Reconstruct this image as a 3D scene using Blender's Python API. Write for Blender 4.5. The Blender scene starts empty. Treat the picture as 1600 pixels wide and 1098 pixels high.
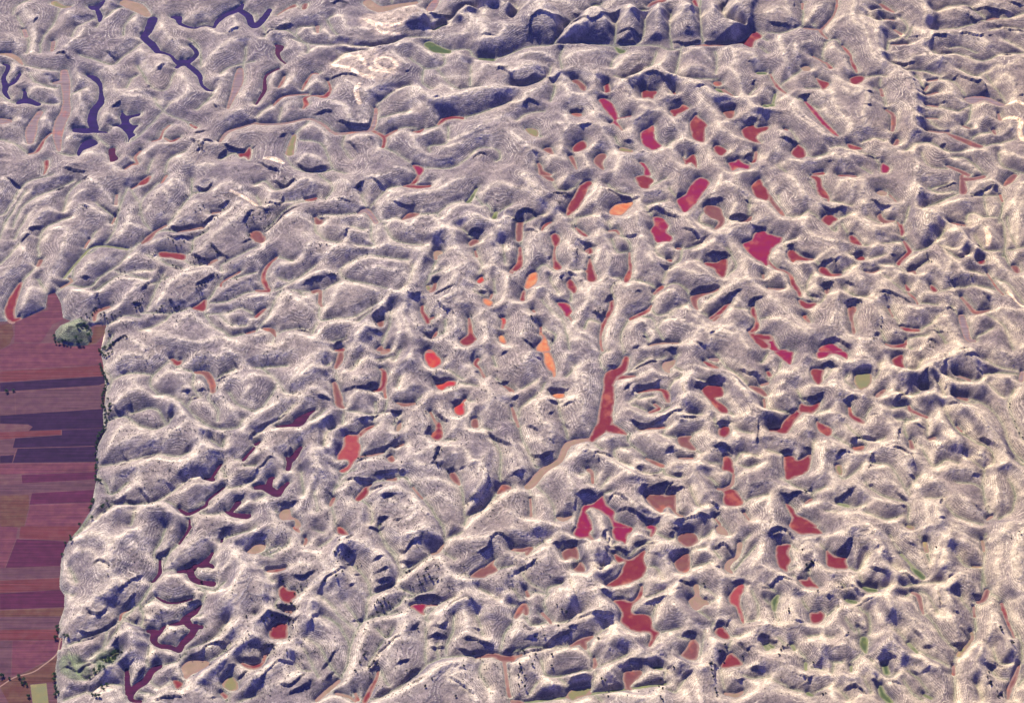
import bpy, bmesh, math, random, time
from mathutils import Matrix
import numpy as np
T0 = time.time()
random.seed(7); rng = np.random.default_rng(11)
R = math.radians
sc = bpy.context.scene; sc.render.engine = 'CYCLES'
COL = sc.collection

# ---------------------------------------------------------------- camera
CAM = np.array([0.0, -4243.0, 4243.0]); PITCH = R(45.0); VF = R(18.0)
TH = math.tan(VF/2)*1600/1098
cd = bpy.data.cameras.new('camera'); cam = bpy.data.objects.new('camera', cd); COL.objects.link(cam)
cam.location = CAM; cam.rotation_euler = (R(90)-PITCH, 0, 0)
cd.sensor_fit = 'HORIZONTAL'; cd.angle = 2*math.atan(TH)
cd.clip_start = 10; cd.clip_end = 60000
sc.camera = cam

# ---------------------------------------------------------------- sky, sun, exposure
SUN_AZ = R(-24)      # direction the sun stands in, clockwise from +Y (away from the viewer, a little to the left)
SUN_EL = R(40)
w = bpy.data.worlds.new('World'); sc.world = w; w.use_nodes = True
nt = w.node_tree; bg = nt.nodes['Background']
sky = nt.nodes.new('ShaderNodeTexSky'); sky.sky_type = 'NISHITA'; sky.sun_disc = False
sky.sun_elevation = SUN_EL; sky.sun_rotation = SUN_AZ; sky.altitude = 1200
tint = nt.nodes.new('ShaderNodeMix'); tint.data_type = 'RGBA'; tint.blend_type = 'MULTIPLY'; tint.inputs[0].default_value = 1
tint.inputs[7].default_value = (.60, .50, 2.15, 1)
sky.ozone_density = 3.0
nt.links.new(sky.outputs[0], tint.inputs[6]); nt.links.new(tint.outputs[2], bg.inputs[0]); bg.inputs[1].default_value = 0.05
sl = bpy.data.lights.new('sun', 'SUN'); so = bpy.data.objects.new('sun', sl); COL.objects.link(so)
sl.energy = 5.0; sl.angle = R(0.5); sl.color = (1.0, 0.925, 0.785)
so.rotation_euler = (R(90)-SUN_EL, 0, math.pi-SUN_AZ)
so.location = (-1500, 3000, 3500)
sc.cycles.diffuse_bounces = 2
sc.view_settings.view_transform = 'Standard'; sc.view_settings.look = 'None'
sc.view_settings.exposure = 0.95; sc.view_settings.gamma = 1.0

# ---------------------------------------------------------------- picture point -> ground point
def ground(px, py, z=0.0):
    u = (px-800)/800*TH; v = (549-py)/800*TH
    s, c = math.sin(PITCH), math.cos(PITCH)
    d = (u, c+v*s, -s+v*c)
    t = (z-CAM[2])/d[2]
    return (CAM[0]+t*d[0], CAM[1]+t*d[1])
def mpp(px, py):      # metres per picture pixel there
    a = ground(px, py); b = ground(px+1, py); return b[0]-a[0]
DATA = """
T 0 0
s V 955,125,30 925,200,25 900,235,22 950,280,25 985,325,18
& 985,325,14 1060,345,8 1100,385,14 1140,395,32 1175,390,20 1225,350,14 1225,320,12 1195,290,12
& 1175,410,15 1215,440,18 1250,480,14 1260,530,8 1300,565,10 1330,570,4
& 1140,395,20 1105,425,10
s V 560,45,10 600,50,25 650,10,8
& 610,70,14 625,105,16 622,135,8
s V 1075,110,8 1115,115,22 1125,150,12 1190,175,8 1225,178,8
& 1225,178,4 1290,165,3 1340,175,6
& 1340,175,6 1360,135,15 1410,95,18 1465,75,18 1500,55,18 1515,30,10
& 1515,75,20 1555,105,22 1570,150,20 1600,165,22 1650,115,20 1685,65,15
s V 25,405,6 50,415,12 45,445,12 22,490,14 35,545,18 30,580,14 60,620,6
& 45,540,12 90,515,12 125,465,8
s V 115,645,14 160,630,28 200,640,20 240,655,16
& 155,575,8 160,630,20
s V 550,475,8 590,490,20 625,530,12 632,580,10 630,640,22 590,690,25 575,760,28 590,810,25 530,820,24 470,815,18
& 600,825,12 670,830,4
f V 752,735 765,705 790,725 820,722 875,710 870,725 820,738 805,760 830,785 865,785 845,805 830,830 845,845 815,865 800,892 805,860 775,820 745,795 705,792 755,780 760,760
f V 485,945 520,890 570,870 605,885 605,905 560,925 515,945 495,975 485,970
f D 680,935 720,930 718,960 738,995 695,1015 685,985
s Q 400,450,22 410,520,28 415,620,20 410,700,30 380,760,35 360,850,28 370,940,10
& 340,520,10 390,515,20
s Q 250,705,18 215,760,22 195,820,35 190,890,20
s Q 0,760,30 60,760,15
s C 320,835,3 280,870,5 245,930,12 220,955,8 180,965,4
s C 290,1010,14 290,1050,10 275,1090,4
s C 780,1060,3 825,1030,5 860,1025,6 845,985,8 880,945,4
s C 950,885,4 1000,870,6 1020,820,5 1060,785,3
s C 1030,865,4 1070,885,8 1120,865,5
s C 1190,780,5 1225,800,10
f C 1490,960 1530,955 1560,920 1570,960 1555,1000 1530,980 1500,985
s Q 1500,440,20 1490,510,30 1465,580,20 1440,640,12 1425,680,6
s K 0,340,6 60,345,15 110,370,14 140,405,5
s K 780,20,30 860,50,40 920,95,20
s Y 340,20,20 390,45,14 440,45,6
s Q 150,190,10 165,230,12
s Q 335,265,12 325,320,8
s Q 1375,890,6 1420,830,10 1500,800,6 1597,770,8
v 370,60 350,130 300,200 260,270 250,340
v 140,410 230,430 350,450 400,450
v 600,180 650,120 740,60 860,50
v 500,350 600,380 700,410 760,370 850,300 890,270
v 860,420 900,480 960,560 1040,560 1090,460
v 770,230 780,170 840,90 920,100
v 1230,690 1320,610 1330,570
v 80,100 90,60 120,30 200,0
v 110,110 160,200 180,260 170,340
v 450,240 480,180 560,140 600,120
v 790,560 820,500 860,480
v 960,620 1020,700 1100,740 1190,770
v 830,880 900,820 960,760 1000,720 1060,650
v 180,460 230,520 350,560
v 250,640 320,660 400,650
v 0,600 60,640 110,650
v 380,960 440,980 490,975
v 530,560 480,580 440,600
v 0,880 80,900 180,965
v 1380,1000 1460,960 1500,965
v 950,1000 920,1090
v 1030,1090 1060,1000 1160,950
v 590,850 650,900 690,930
v 1520,440 1530,360 1540,300
v 1260,420 1240,300 1180,250
v 1380,470 1430,430 1520,400 1590,390
v 1200,180 1280,150 1340,170
r 60,250 110,280 60,330 30,310
r 150,60 200,140 210,240 200,320
r 430,90 500,120 560,100
r 520,190 470,250 420,300
r 650,30 720,60 660,100
r 830,110 880,170 850,240 760,300 650,360
r 1000,140 1040,230 1110,280 1170,340
r 1160,110 1300,90 1400,40 1490,10
r 1450,100 1480,180 1380,230 1300,180
r 1250,400 1370,320 1450,260 1560,240
r 880,310 900,400 960,440 1040,390 1040,350
r 1120,460 1170,520 1160,600 1000,620 900,580 800,580
r 620,430 700,440 770,500
r 480,440 520,520 580,590
r 490,580 520,680 510,770
r 640,540 720,560 790,610 900,600
r 180,440 300,470 380,500
r 60,380 100,440 60,500
r 200,540 300,550 350,580 380,660
r 30,640 80,720 200,740
r 250,720 300,740 330,790
r 70,800 150,790 150,880 60,860
r 420,850 500,860 600,850
r 530,950 600,970 660,950 720,1060
r 760,1020 830,980
r 880,960 960,920 1060,880
r 620,740 700,710 720,780
r 1280,530 1340,560 1400,460 1470,450
r 1350,640 1450,570
r 1420,760 1500,700 1560,720
r 1200,900 1300,900 1400,820
r 1100,960 1200,1040 1330,1040
r 1590,640 1540,600 1500,570
k 345,350 400,345 430,380
k 210,160 240,125
k 1425,230 1500,185
k 985,460 1035,410
k 920,550 940,515
k 1190,880 1230,910 1260,960 1280,900 1340,890
k 1330,660 1360,690
k 390,1060 440,1070 540,1085
k 700,680 760,640
k 1360,980 1420,930
k 660,330 720,370
k 1390,910 1500,930 1597,905
k 1210,840 1290,830
T 400 0
s D 125,285,6 150,300,24 135,330,14 150,370,7 185,400,4
s D 0,655,5 30,610,8 55,560,12 55,500,8 75,465,7 145,432,5
s C 140,550,4 165,515,8 180,480,6
s C 290,565,5 305,530,7 350,465,3 390,465,3
s C 295,680,6 315,650,16 305,615,10 360,600,4 430,605,16 465,560,8 450,510,5
s Q 0,775,7 100,780,8 200,770,6 330,745,6 420,780,8 480,830,8 560,840,8
s C 110,660,4 150,620,7 200,600,5 330,590,4
s Q 500,840,8 640,825,8 720,810,14 745,740,12 750,680,8
s C 720,815,10 800,860,12 795,920,10
& 800,860,12 850,830,8 880,815,4
s C 1140,780,8 1180,745,18 1240,735,15 1290,740,12
s C 985,825,6 1020,825,10 1045,810,6
s M 985,1035,6 1020,1060,28 1020,1090,12
s Q 1090,60,25 1110,30,25 1125,10,20
s Q 385,170,12 385,205,6
f P 130,100 180,60 240,30 250,45 200,60
f P 290,60 295,30 320,25 315,55
s K 700,20,30 770,60,30 880,40,20 1000,20,12
f U 660,160 700,110 850,90 990,60 1000,110 900,190 880,230 780,240 700,215
s T 690,150,20 740,180,30 820,190,25 900,180,10
& 760,210,12 820,235,14 900,230,6
f U 470,400 520,350 700,340 880,390 890,440 840,500 770,530 640,490 540,460 480,440
s T 480,410,8 520,430,15 580,455,13 640,490,12 740,525,10
& 490,395,6 560,375,9 650,372,7
& 650,380,8 680,430,12 740,475,12 835,488,5
& 745,420,8 780,455,12 850,455,12 880,430,10 840,390,5 780,390,9 750,415,8
s T 650,560,10 630,600,14 650,670,12
s T 60,1005,8 120,1010,28 170,1030,10
s Y 210,960,25 225,900,18 240,850,12
s G 1080,280,30 1130,310,35 1200,325,20
s G 1400,370,10 1480,375,15
s G 1120,190,12 1180,160,12
v 280,250 200,200 100,190
v 0,90 60,200 50,240
v 260,250 350,285 500,290 640,300 760,300 850,280 960,240 1080,240
v 480,110 450,130 470,180 510,230
v 250,220 270,180 380,170
v 1200,325 1330,320 1360,360 1500,370 1597,340
v 960,370 1050,430 1130,430 1180,400 1160,330
v 1050,430 1040,520 1100,560
v 1130,430 1180,500 1250,560 1320,560 1400,550
v 740,680 780,640 900,560 960,540
v 750,750 860,720 960,700
v 880,810 960,800 1040,820 1140,790
v 1290,740 1400,710 1597,640
v 800,930 870,960 960,1020
v 1090,960 1080,920 1190,900 1200,800
v 1050,1050 1200,1060 1300,1010 1400,930 1500,940 1530,990 1500,1010
v 230,850 340,760
v 280,880 400,900 450,980 480,1060 560,1090
v 180,980 250,1060 400,1085 480,1060
v 560,840 540,920 600,1000
v 100,660 40,700 0,740
v 320,340 330,300 240,250
v 480,400 560,340 700,330
v 1380,80 1300,70 1180,160
v 850,0 850,30
v 1340,420 1340,540
v 160,680 140,770
r 20,240 100,240 160,210 200,280 
r 220,230 290,300 270,360
r 60,190 200,130 300,110 420,90
r 280,190 340,160 370,220
r 420,170 460,230
r 490,80 540,110 560,180 640,190 700,200
R 500,240 620,270 760,280 900,245
r 930,60 1000,50 1080,50 1100,120 1060,200
B 1070,110 1150,120 1230,90 1350,30 1500,0
r 1420,120 1450,50 1597,20
r 1100,220 1200,230 1310,220 1350,150 1320,100 1240,110 1200,150
R 1380,140 1430,230 1430,260 1520,250 1560,200
r 880,300 990,270 1060,310 1140,400
r 1170,340 1250,330 1290,380 1380,380
r 1140,460 1220,470 1280,480 1380,430 1490,420 1597,440
r 1120,530 1200,530 1230,570
R 700,570 880,530 980,540 1040,600 1110,640 1200,620 1310,600 1380,570 1597,570
r 980,540 970,620 960,700
r 980,550 1000,640 1140,720
r 820,760 950,720
r 840,840 940,820 1000,900 1030,980 1180,1010 1360,940
r 1050,840 1160,800 1200,860 1320,850 1480,760 1597,720
r 1160,930 1330,900 1440,850 1480,900
r 480,540 560,520 640,560 700,600 660,720
r 480,640 560,680 600,760 700,740
r 20,560 80,500 120,460
r 170,580 200,480 240,490
r 320,530 370,500 430,520
r 160,640 260,630
r 30,700 110,670
r 240,780 340,770 420,820 440,900
r 600,860 700,850 760,880 760,960
r 260,1000 330,980 420,1010
r 880,1060 960,1060
r 350,300 420,300 560,320
r 860,340 930,390
k 500,760 600,780 710,770 720,720
k 460,490 560,480 640,500
k 1410,260 1450,260 1500,270
k 1110,650 1160,640
k 570,290 700,285 860,270
k 45,210 150,165 230,160
k 700,870 720,880
k 150,860 190,830
k 560,880 600,910 640,950
k 250,1020 330,1060 430,1040
k 1350,1000 1400,970 1440,980
k 930,470 960,450
k 1500,460 1540,450 1590,500
k 480,40 520,20 580,40
k 370,710 440,700 480,710
k 1080,110 1180,110 1300,70 1460,20
k 0,1010 60,1050 150,1080
T 800 0
s P 850,45,6 890,25,25 950,5,15
s C 1140,10,15 1155,45,10
f C 1385,280 1450,250 1495,210 1510,195 1560,220 1555,240 1530,250 1510,270 1500,300 1440,285
s P 1150,285,5 1260,285,8 1420,280,6
f P 375,500 410,500 460,540 455,570 430,560 410,530 385,520
f C 575,535 600,522 612,550 612,578 580,582 578,560
f C 812,570 825,560 850,570 905,572 890,600 880,620 850,610 815,615
f P 370,712 400,706 435,715 430,728 400,730
f M 543,625 580,618 620,640 650,690 662,735 655,760 690,810 685,815 640,775 610,775 635,755 600,710 575,680
s M 665,742,5 740,728,4
f C 990,690 1040,678 1065,655 1105,675 1085,690 1040,715 1015,730 1000,715
s C 1010,575,6 1018,590,6
f C 1150,720 1165,735 1195,755 1220,785 1205,805 1205,850 1200,890 1165,885 1130,860 1112,780 1130,745
f C 1440,810 1500,780 1530,800 1597,790 1597,810 1540,840 1530,870 1555,895 1520,892 1460,865 1440,835
f M 805,830 850,805 885,785 890,840 900,880 935,912 880,940 850,925 815,900
f C 1262,920 1290,910 1340,940 1330,960 1305,975 1268,950
f M 1352,1018 1390,1010 1415,995 1445,1020 1490,1035 1470,1060 1410,1050 1378,1070 1360,1040
s C 1500,1015,8 1520,1000,10 1525,950,8
f C 385,915 440,880 465,900 462,925 430,945 385,950
f P 195,935 240,925 258,965 225,955
f P 515,995 545,965 585,965 585,985 565,1020 575,1062 545,1050 515,1020
f P 355,980 380,978 400,1030 405,1062 375,1020
f P 160,1020 180,1030 200,1070 250,1095 175,1095 165,1060
f M 795,1018 820,1018 850,1050 868,1095 830,1095 825,1050
f C 1070,980 1085,1000 1120,970 1145,975 1155,1050 1120,1015 1085,1030
f P 1320,700 1385,690 1380,735 1350,740
s P 1265,520,5 1285,525,25 1300,520,5
s P 1320,560,6 1360,590,8 1385,608,4
s G 1275,560,8 1310,575,18
s Y 95,810,12 130,825,30 150,850,10
s Y 690,935,20 740,945,15
s G 650,300,8 680,325,20 700,320,10
s G 1540,460,12 1580,460,12
s G 1580,665,15 1590,670,15
s G 820,75,20
s G 520,45,20 540,60,15
v 0,340 100,300 260,290 360,290 480,280 640,290 780,290 900,290 1000,320 1120,290 1200,280
v 260,290 350,170 480,70 560,30
v 370,150 480,60
v 640,290 650,200 640,150
v 780,290 820,230 830,130
v 1000,320 985,200 990,100
v 1190,270 1175,120 1180,0
v 1440,180 1330,130 1320,60
v 620,430 630,380 690,330
v 640,480 700,500 830,440 880,400 900,330
v 1020,470 1050,350 1060,300
v 1270,470 1280,400 1270,330
v 310,440 300,370 320,310
v 240,640 270,560 260,520
v 0,550 100,540 220,490 240,430
v 1000,470 1060,490 1100,500 1280,500
v 1560,240 1597,260
v 640,860 660,900 700,930
v 30,760 80,720 200,700
v 180,860 160,840
v 960,920 1010,880
v 1520,560 1480,600
v 0,130 40,90 20,50
v 1555,300 1597,340
B 0,20 60,20 180,50 180,100 250,120 350,150
r 260,20 330,30 420,60 500,50
B 340,200 450,160 500,80 580,120 700,90 760,60 790,40
B 830,70 900,60 950,100 1030,80 1100,60 1160,100
r 580,30 680,10 780,10
B 1200,60 1320,50 1380,20 1400,60 1400,200
r 30,370 120,340 230,350 
r 340,350 460,330 560,330 640,360
R 0,460 80,430 190,440 290,470 400,460 500,470 600,500 700,520
R 700,520 760,500 820,420 840,400 900,430 1000,480 1100,520 1200,570 1290,620 1440,610 1520,680 1597,700
r 640,440 660,400 760,350 830,370
r 900,420 950,380 1000,340
r 1060,440 1120,430 1190,440 1250,460
r 1080,320 1180,310 1240,380
r 1290,330 1360,300 1400,380 1370,430 1420,500 1440,590
r 1400,320 1500,350 1530,400
r 60,660 90,600 180,560 240,520 310,510 340,560 380,600 480,600 520,570
r 340,560 360,650 330,700 350,790 290,900
r 360,650 450,650 540,760 590,840 640,920 670,1000 640,1090
r 480,600 520,680 560,770
r 700,520 740,580 720,620 780,650 850,700 940,700
r 740,540 760,620 880,650 940,690 1000,730 1100,760 1150,690 1180,640 1160,580
r 940,700 1000,760 1060,850 1000,890 940,930 860,960 790,900 740,820 800,740 850,700
r 1000,540 980,600 940,680
r 1100,760 1090,860 1150,900 1230,900 1300,890 1420,950 1500,920
r 1180,640 1260,700 1290,780 1320,830 1440,880 1500,930 1580,980
r 1290,780 1400,770 1500,720 1597,720
r 0,840 40,880 150,960 300,990 340,950 450,970 480,1060 
r 150,960 120,1020
r 270,780 350,790 420,790 520,790
r 290,900 340,950
r 470,960 520,900 620,930
r 670,990 760,970 800,960 860,960
r 1000,900 1020,1000 1080,1040
r 1230,900 1240,1000 1330,1080 1400,1090 1500,1060 1597,1050
r 0,620 60,640
r 1480,620 1500,690 1597,640
r 1597,560 1510,600 1440,610
k 105,250 120,180 180,150 250,165 300,150 345,160
k 350,210 420,170 490,190 550,160 590,130 680,105
k 645,260 700,255 780,260
k 990,250 1080,270 1180,245
k 1200,255 1320,265 1400,240
k 655,215 740,215 820,230
k 380,90 450,90 495,60
k 1310,60 1350,30 1390,40
k 740,130 795,110
k 70,670 110,640 170,655
k 1460,760 1500,740 1530,750
k 1110,120 1130,80
k 530,20 580,20
k 1080,210 1110,205
k 410,810 500,800
k 1470,400 1490,400
k 1495,530 1520,505
k 550,640 620,600
k 830,490 900,490 970,530
k 700,590 720,610
k 0,510 60,520 150,480
k 200,440 230,500 300,480
k 700,880 750,890
k 120,950 150,970
k 1420,1000 1500,960 1550,940
k 1150,580 1210,570
k 1340,670 1400,660
k 360,700 440,680
k 1010,640 1050,620
k 700,520 760,570
T 1200 0
s P 705,30,10 740,55,16 785,80,6
f T 720,55 745,45 775,62 760,78 730,70
s P 725,122,5 785,130,6
s P 790,190,8 830,215,10
f T 815,205 835,205 842,222 822,222
s P 770,283,4 870,280,3
s C 215,25,8 215,60,4
s P 430,0,5 430,40,6 410,100,4 360,160,5 330,200,8 370,245,5
s P 225,180,6 330,190,6
s C 465,290,5 500,330,12 520,360,5 520,380,8 545,430,12 555,455,4
f C 515,490 570,475 605,490 570,525 545,530 515,515
s C 365,395,6 390,425,14
s C 365,400,4 280,355,3
f K 210,425 235,415 262,425 255,445 225,445
f C 300,490 325,500 380,520 370,545 345,562 325,540
s C 15,465,4 30,500,5 60,545,12 110,585,5
s M 235,640,10 290,700,16 340,760,16 400,820,14 435,850,8
s C 105,810,6 120,815,6
f C 160,930 190,905 232,945 230,980 185,990 145,960
f C 495,900 570,920 590,935 520,935
f M 705,1040 720,1020 760,1050 745,1080 710,1080
s P 705,560,8 715,600,10
s P 740,690,8 780,720,14 785,780,14 775,820,10
f P 790,890 805,870 822,885 805,910 780,910
s P 990,820,5 1060,828,5 1130,830,6
s P 1130,840,10 1200,870,20 1300,910,22 1335,915,8
s P 1000,510,5 1060,500,5
s P 980,570,6 1000,540,5
s P 985,600,5 1060,580,6
f Q 1230,615 1350,605 1440,640 1480,655 1440,665 1350,630 1270,650
s P 1440,715,6 1450,750,10
s P 1410,820,12 1420,840,6
s P 1120,1040,6 1200,1070,14 1250,1095,14
s P 1370,130,5 1410,118,8 1440,118,4
s P 990,740,4 1060,745,4
s P 990,660,5 1060,670,6
s C 290,1090,10 340,1085,14
s P 1220,790,6 1260,805,6
s T 1480,655,6 1540,655,7 1597,685,8
s T 1460,740,6 1530,750,14 1570,790,16 1560,840,14 1590,890,16
s G 0,660,10 30,660,12
s G 30,660,6 45,590,6
v 0,210 80,215 180,180 215,170
v 215,60 220,170
v 330,200 280,160
v 360,270 420,255 460,290
v 60,545 160,480 210,440
v 360,270 340,350 365,395
v 180,620 230,640 330,690
v 130,810 180,880 190,905
v 240,960 280,990 380,960
v 600,490 700,480 740,490
v 700,500 705,560 740,690
v 660,560 720,600 740,680
v 900,180 880,230 860,250
v 760,260 840,230 870,180 830,120
v 770,400 850,430
v 1020,200 1100,190 1200,180 1300,150 1370,130
v 1050,80 1120,50 1230,40 1300,80 1370,130
v 1440,120 1500,120 1597,90
v 1380,200 1460,180 1597,190
v 1020,330 1080,350 1180,340 1260,370 1350,390 1440,350 1597,340
v 870,450 960,450 1080,480
v 920,480 980,560 990,600
v 1060,500 1160,520 1230,600
v 1270,660 1260,740 1230,790
v 1270,660 1190,700 1100,680 990,680
v 990,740 1040,790 1130,830
v 1200,440 1290,480 1380,450
v 1300,910 1280,860 1400,830
v 1340,920 1450,900 1530,880
v 930,900 1020,900 1140,960 1240,940
v 960,960 1000,1040 1120,1060
v 1150,990 1240,1000 1350,1090
v 580,960 660,990 700,1030
v 580,900 660,870 720,890
v 400,930 440,920 500,940
v 620,110 680,140 730,130
v 640,80 720,60
v 240,560 330,560
v 1130,310 1200,300 1300,340
v 860,950 920,900
v 750,260 740,330
v 1480,250 1560,300 1597,320
v 60,1040 110,1080
v 580,1050 640,1090
v 1360,480 1420,560 1480,640
v 1440,960 1460,1040 1597,1090
R 610,20 650,80 700,200 710,350 740,430 850,440 930,510 960,620 930,700 950,830
r 540,20 530,140 600,200 640,300 660,370 740,430
R 960,20 990,90 1020,160 1020,230 980,280 1040,350 1090,370 1060,400 
r 1020,230 1090,220 1180,230 1290,230 1390,290 1500,360
r 1040,170 1130,150 1200,140
r 700,120 770,100 850,110 940,180 1000,250
r 760,230 850,260 980,260
r 760,350 850,380 960,360 1060,350
r 70,230 80,300 110,380 150,470 
r 170,290 190,370 250,410 340,440 430,480 500,530 600,570 620,650 590,740 650,830 830,890 920,830
r 390,290 450,320 480,380 500,440
r 230,280 330,260
r 600,480 500,530
r 330,560 370,700 500,760 520,830 600,850
r 170,600 150,700 240,770 350,840 430,890 560,940 480,1000 560,1090
r 0,600 80,610 170,600
r 390,560 440,700 520,790
r 170,640 190,700 300,780 400,860
r 50,940 120,870 80,820
r 50,950 60,1010 150,1000 280,1020 360,960 400,960 380,900 430,890
r 60,1010 20,1060
r 400,960 460,1020 510,1090
r 560,940 680,930 780,950 900,920 930,880
r 620,600 700,640 830,650 900,700
r 740,830 820,690 800,640
r 930,700 1100,690 1200,720
r 960,800 1080,790 1200,790 1280,860
r 950,830 900,900 930,1000 930,1090
r 960,900 1100,930 1200,1000 1330,1050
r 1240,940 1340,930 1420,1000 1450,1060
r 1100,400 1200,430 1330,500 1380,520 1480,480 1540,560 1530,620
r 1150,330 1260,340 1300,410
r 1340,440 1420,410 1490,430 1597,370
r 1100,500 1160,570 1230,650
r 940,480 1000,480 1080,430
r 990,620 1100,640
r 1060,560 1180,600
r 1290,660 1370,650 1430,700 1300,760 1340,820
r 1440,800 1500,790 1540,830 1480,850
r 1060,60 1150,60 1300,100
r 1280,30 1400,30 1540,90
r 1380,170 1480,170 1560,210
r 1240,250 1350,280 1460,320 1530,340
r 1460,250 1540,260 1597,290
r 0,100 60,70 120,80 160,150
r 110,10 130,60
r 240,110 300,60 380,30
r 360,200 420,110 520,110
r 350,290 400,270
r 600,20 580,130 680,200
r 1460,900 1500,960 1597,1000
r 610,570 520,600 480,560
k 610,590 660,590
k 1010,290 1040,250 1120,240
k 1200,235 1240,230 1320,250 1350,230
k 1470,350 1530,340
k 1420,150 1500,200 1597,215
k 1240,50 1350,60 1540,90
k 1250,110 1340,150
k 880,210 900,235 950,245
k 780,380 850,400 910,400
k 900,525 920,520
k 930,580 945,580
k 940,770 970,760
k 1060,370 1100,380
k 1180,680 1240,690
k 190,600 270,590
k 70,880 140,880 170,900
k 370,1020 400,1020
k 160,60 165,30 
k 160,160 180,155
k 600,680 650,680
k 720,330 735,325
k 1340,520 1390,600 1440,640
k 1200,480 1290,530 1340,520
k 1560,620 1597,610
k 1500,30 1590,40
k 1150,490 1180,480
k 980,25 1000,10
k 780,875 800,860
k 1070,910 1115,900
k 1370,250 1400,230
j 480,380 540,410
j 1100,320 1200,330 1290,370
k 1080,640 1110,640
k 1250,960 1290,1000
k 600,980 700,980
k 0,150 60,160 130,160
T 0 275
s C 825,80,5 860,60,5 900,40,22 935,5,10
s C 1010,45,5 1040,0,6
s P 890,420,8 930,390,20 970,350,8 1040,310,5
s Q 725,180,8 730,120,6
f C 1000,475 1070,480 1155,490 1150,525 1080,515 1000,505
s P 1110,350,4 1200,335,10 1270,325,8
s P 1330,235,8 1380,225,4
s P 1300,555,5 1340,530,10 1360,525,4
s C 1380,690,4 1395,660,4 1500,600,4
f C 1200,825 1245,800 1270,775 1292,780 1280,840 1240,840
s C 1540,985,5 1590,970,8
s P 240,560,12 255,530,12
s C 130,670,10 100,730,22 70,800,30 60,850,30 80,900,22 120,890,10
s P 590,900,10 600,850,16 680,820,10
s T 590,930,30 630,990,35 600,1050,40
s P 560,400,3 530,450,4
s P 720,260,3 700,300,3
s T 1450,120,6 1540,160,14 1600,190,14
s K 380,700,5 450,660,6 430,640,4
s G 400,640,4 500,520,4 600,440,4 800,460,4
v 0,250 40,230 110,110 180,40 330,0
v 0,400 30,300 110,180 160,100
v 80,330 120,230 200,150 380,80 460,40
v 90,400 170,250
v 400,230 430,110 500,40
v 240,390 300,320 430,270
v 250,560 240,450 260,390
v 130,670 210,590 260,550
v 450,650 470,560 560,420 600,350
v 500,520 620,450 700,380 740,250 760,150 800,80
v 620,640 740,560 860,430 890,420
v 870,250 890,150 960,80 1000,40
v 820,90 870,180 890,270 940,340
v 1040,320 1130,200 1190,130 1200,20
v 1200,110 1290,100
v 600,170 700,250
v 1150,500 1200,470 1210,400 1300,350
v 1300,555 1200,560 1150,510
v 1390,600 1380,560 1420,540 1597,450
v 1300,780 1340,720 1390,640
v 920,840 980,700 1020,620
v 600,720 720,640 860,600 950,600
v 890,860 950,860 1080,860 1200,825
v 680,930 780,880 880,890
v 1290,870 1420,860 1500,830 1597,870
v 880,970 1000,930 1080,860
v 1280,860 1320,930 1400,980 1450,1010 1540,985
v 370,720 430,690 560,700 620,640
v 290,730 240,650
v 1380,880 1450,940 1540,940
v 940,400 1000,350 1100,350
v 1450,650 1597,610
v 1320,800 1420,790 1520,740 1597,730
v 660,1090 700,1000
v 920,500 1000,530 1060,560 1140,590 
v 960,680 1050,640
v 730,600 800,620 920,650
v 0,560 60,500 120,430
r 20,30 80,60 150,70
r 0,110 60,90 110,150
r 0,260 30,300
r 160,100 250,80 380,20
r 150,250 230,180 340,130 400,120
r 110,400 180,330 260,250 330,210
r 0,480 80,440 130,380
r 280,390 310,340 400,330
r 420,280 500,200 600,210 680,270 700,330
r 410,200 450,130 520,110
r 560,30 650,90 730,170
r 430,340 400,440 360,560 320,620 270,700
r 430,400 520,350 590,400
r 120,430 180,500 220,560
r 40,620 140,580
r 20,740 50,680
r 150,800 190,700 260,690
r 480,600 560,560 620,540 720,500 840,430
r 720,400 790,300 830,180 880,120
r 780,300 900,330
r 920,200 1000,80 1060,150 1110,210 1000,240
r 1080,90 1060,30 1160,50 1180,100
r 820,30 880,30
r 1000,300 1100,280 1200,270
r 950,410 1060,390 1200,400
r 1220,180 1330,200 1420,170
r 1230,310 1350,270 1440,200 1500,170
r 1250,450 1370,350 1500,260 1550,200
r 780,510 880,470 960,480 1000,520
r 680,620 800,580 930,570
r 620,720 720,650 860,640 920,660
r 400,760 480,720 560,740 600,830
r 660,860 780,770 880,690 940,640
r 980,800 1080,650 1220,620 1370,590
r 920,820 1060,800 1200,780 1330,640
r 1160,580 1280,550 1370,600
r 1400,600 1480,540 1597,500
r 1400,740 1500,680 1597,650
r 1440,800 1540,760 1597,760
r 1290,830 1400,830 1430,920 1380,870
r 1450,920 1540,890 1597,890
r 960,900 1010,890
r 700,910 800,900 900,950 1000,1000 1150,1040 1280,1050 1400,1000 1500,1060
r 1100,950 1180,880 1290,920 1380,960
r 800,1020 900,1080
r 360,980 440,930 540,950
r 1340,80 1450,60 1560,110
r 1230,60 1330,30
k 510,20 555,10
k 350,100 410,70
k 620,170 720,240
k 1210,60 1280,80 1330,50
k 1370,190 1440,165
k 1260,300 1320,270 1380,260
k 1060,310 1130,330 1220,300
k 1040,380 1100,400 1190,380
k 1520,300 1570,240 1597,240
k 1520,420 1580,380
k 1200,480 1230,510 1300,520
k 1310,430 1370,480 1420,500
k 960,490 980,480
k 1070,570 1130,580
k 890,730 920,680 940,660
k 830,810 890,800
k 610,760 620,740
k 1230,700 1290,660 1340,620
k 980,850 1010,830
k 1050,780 1110,830
k 340,1040 440,1035
k 480,960 530,930 570,950
k 650,1090 720,1040 800,1010
k 500,640 560,640
k 720,360 730,380
k 500,205 560,210
k 180,350 260,310
k 40,30 140,70
k 130,410 190,370
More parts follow.
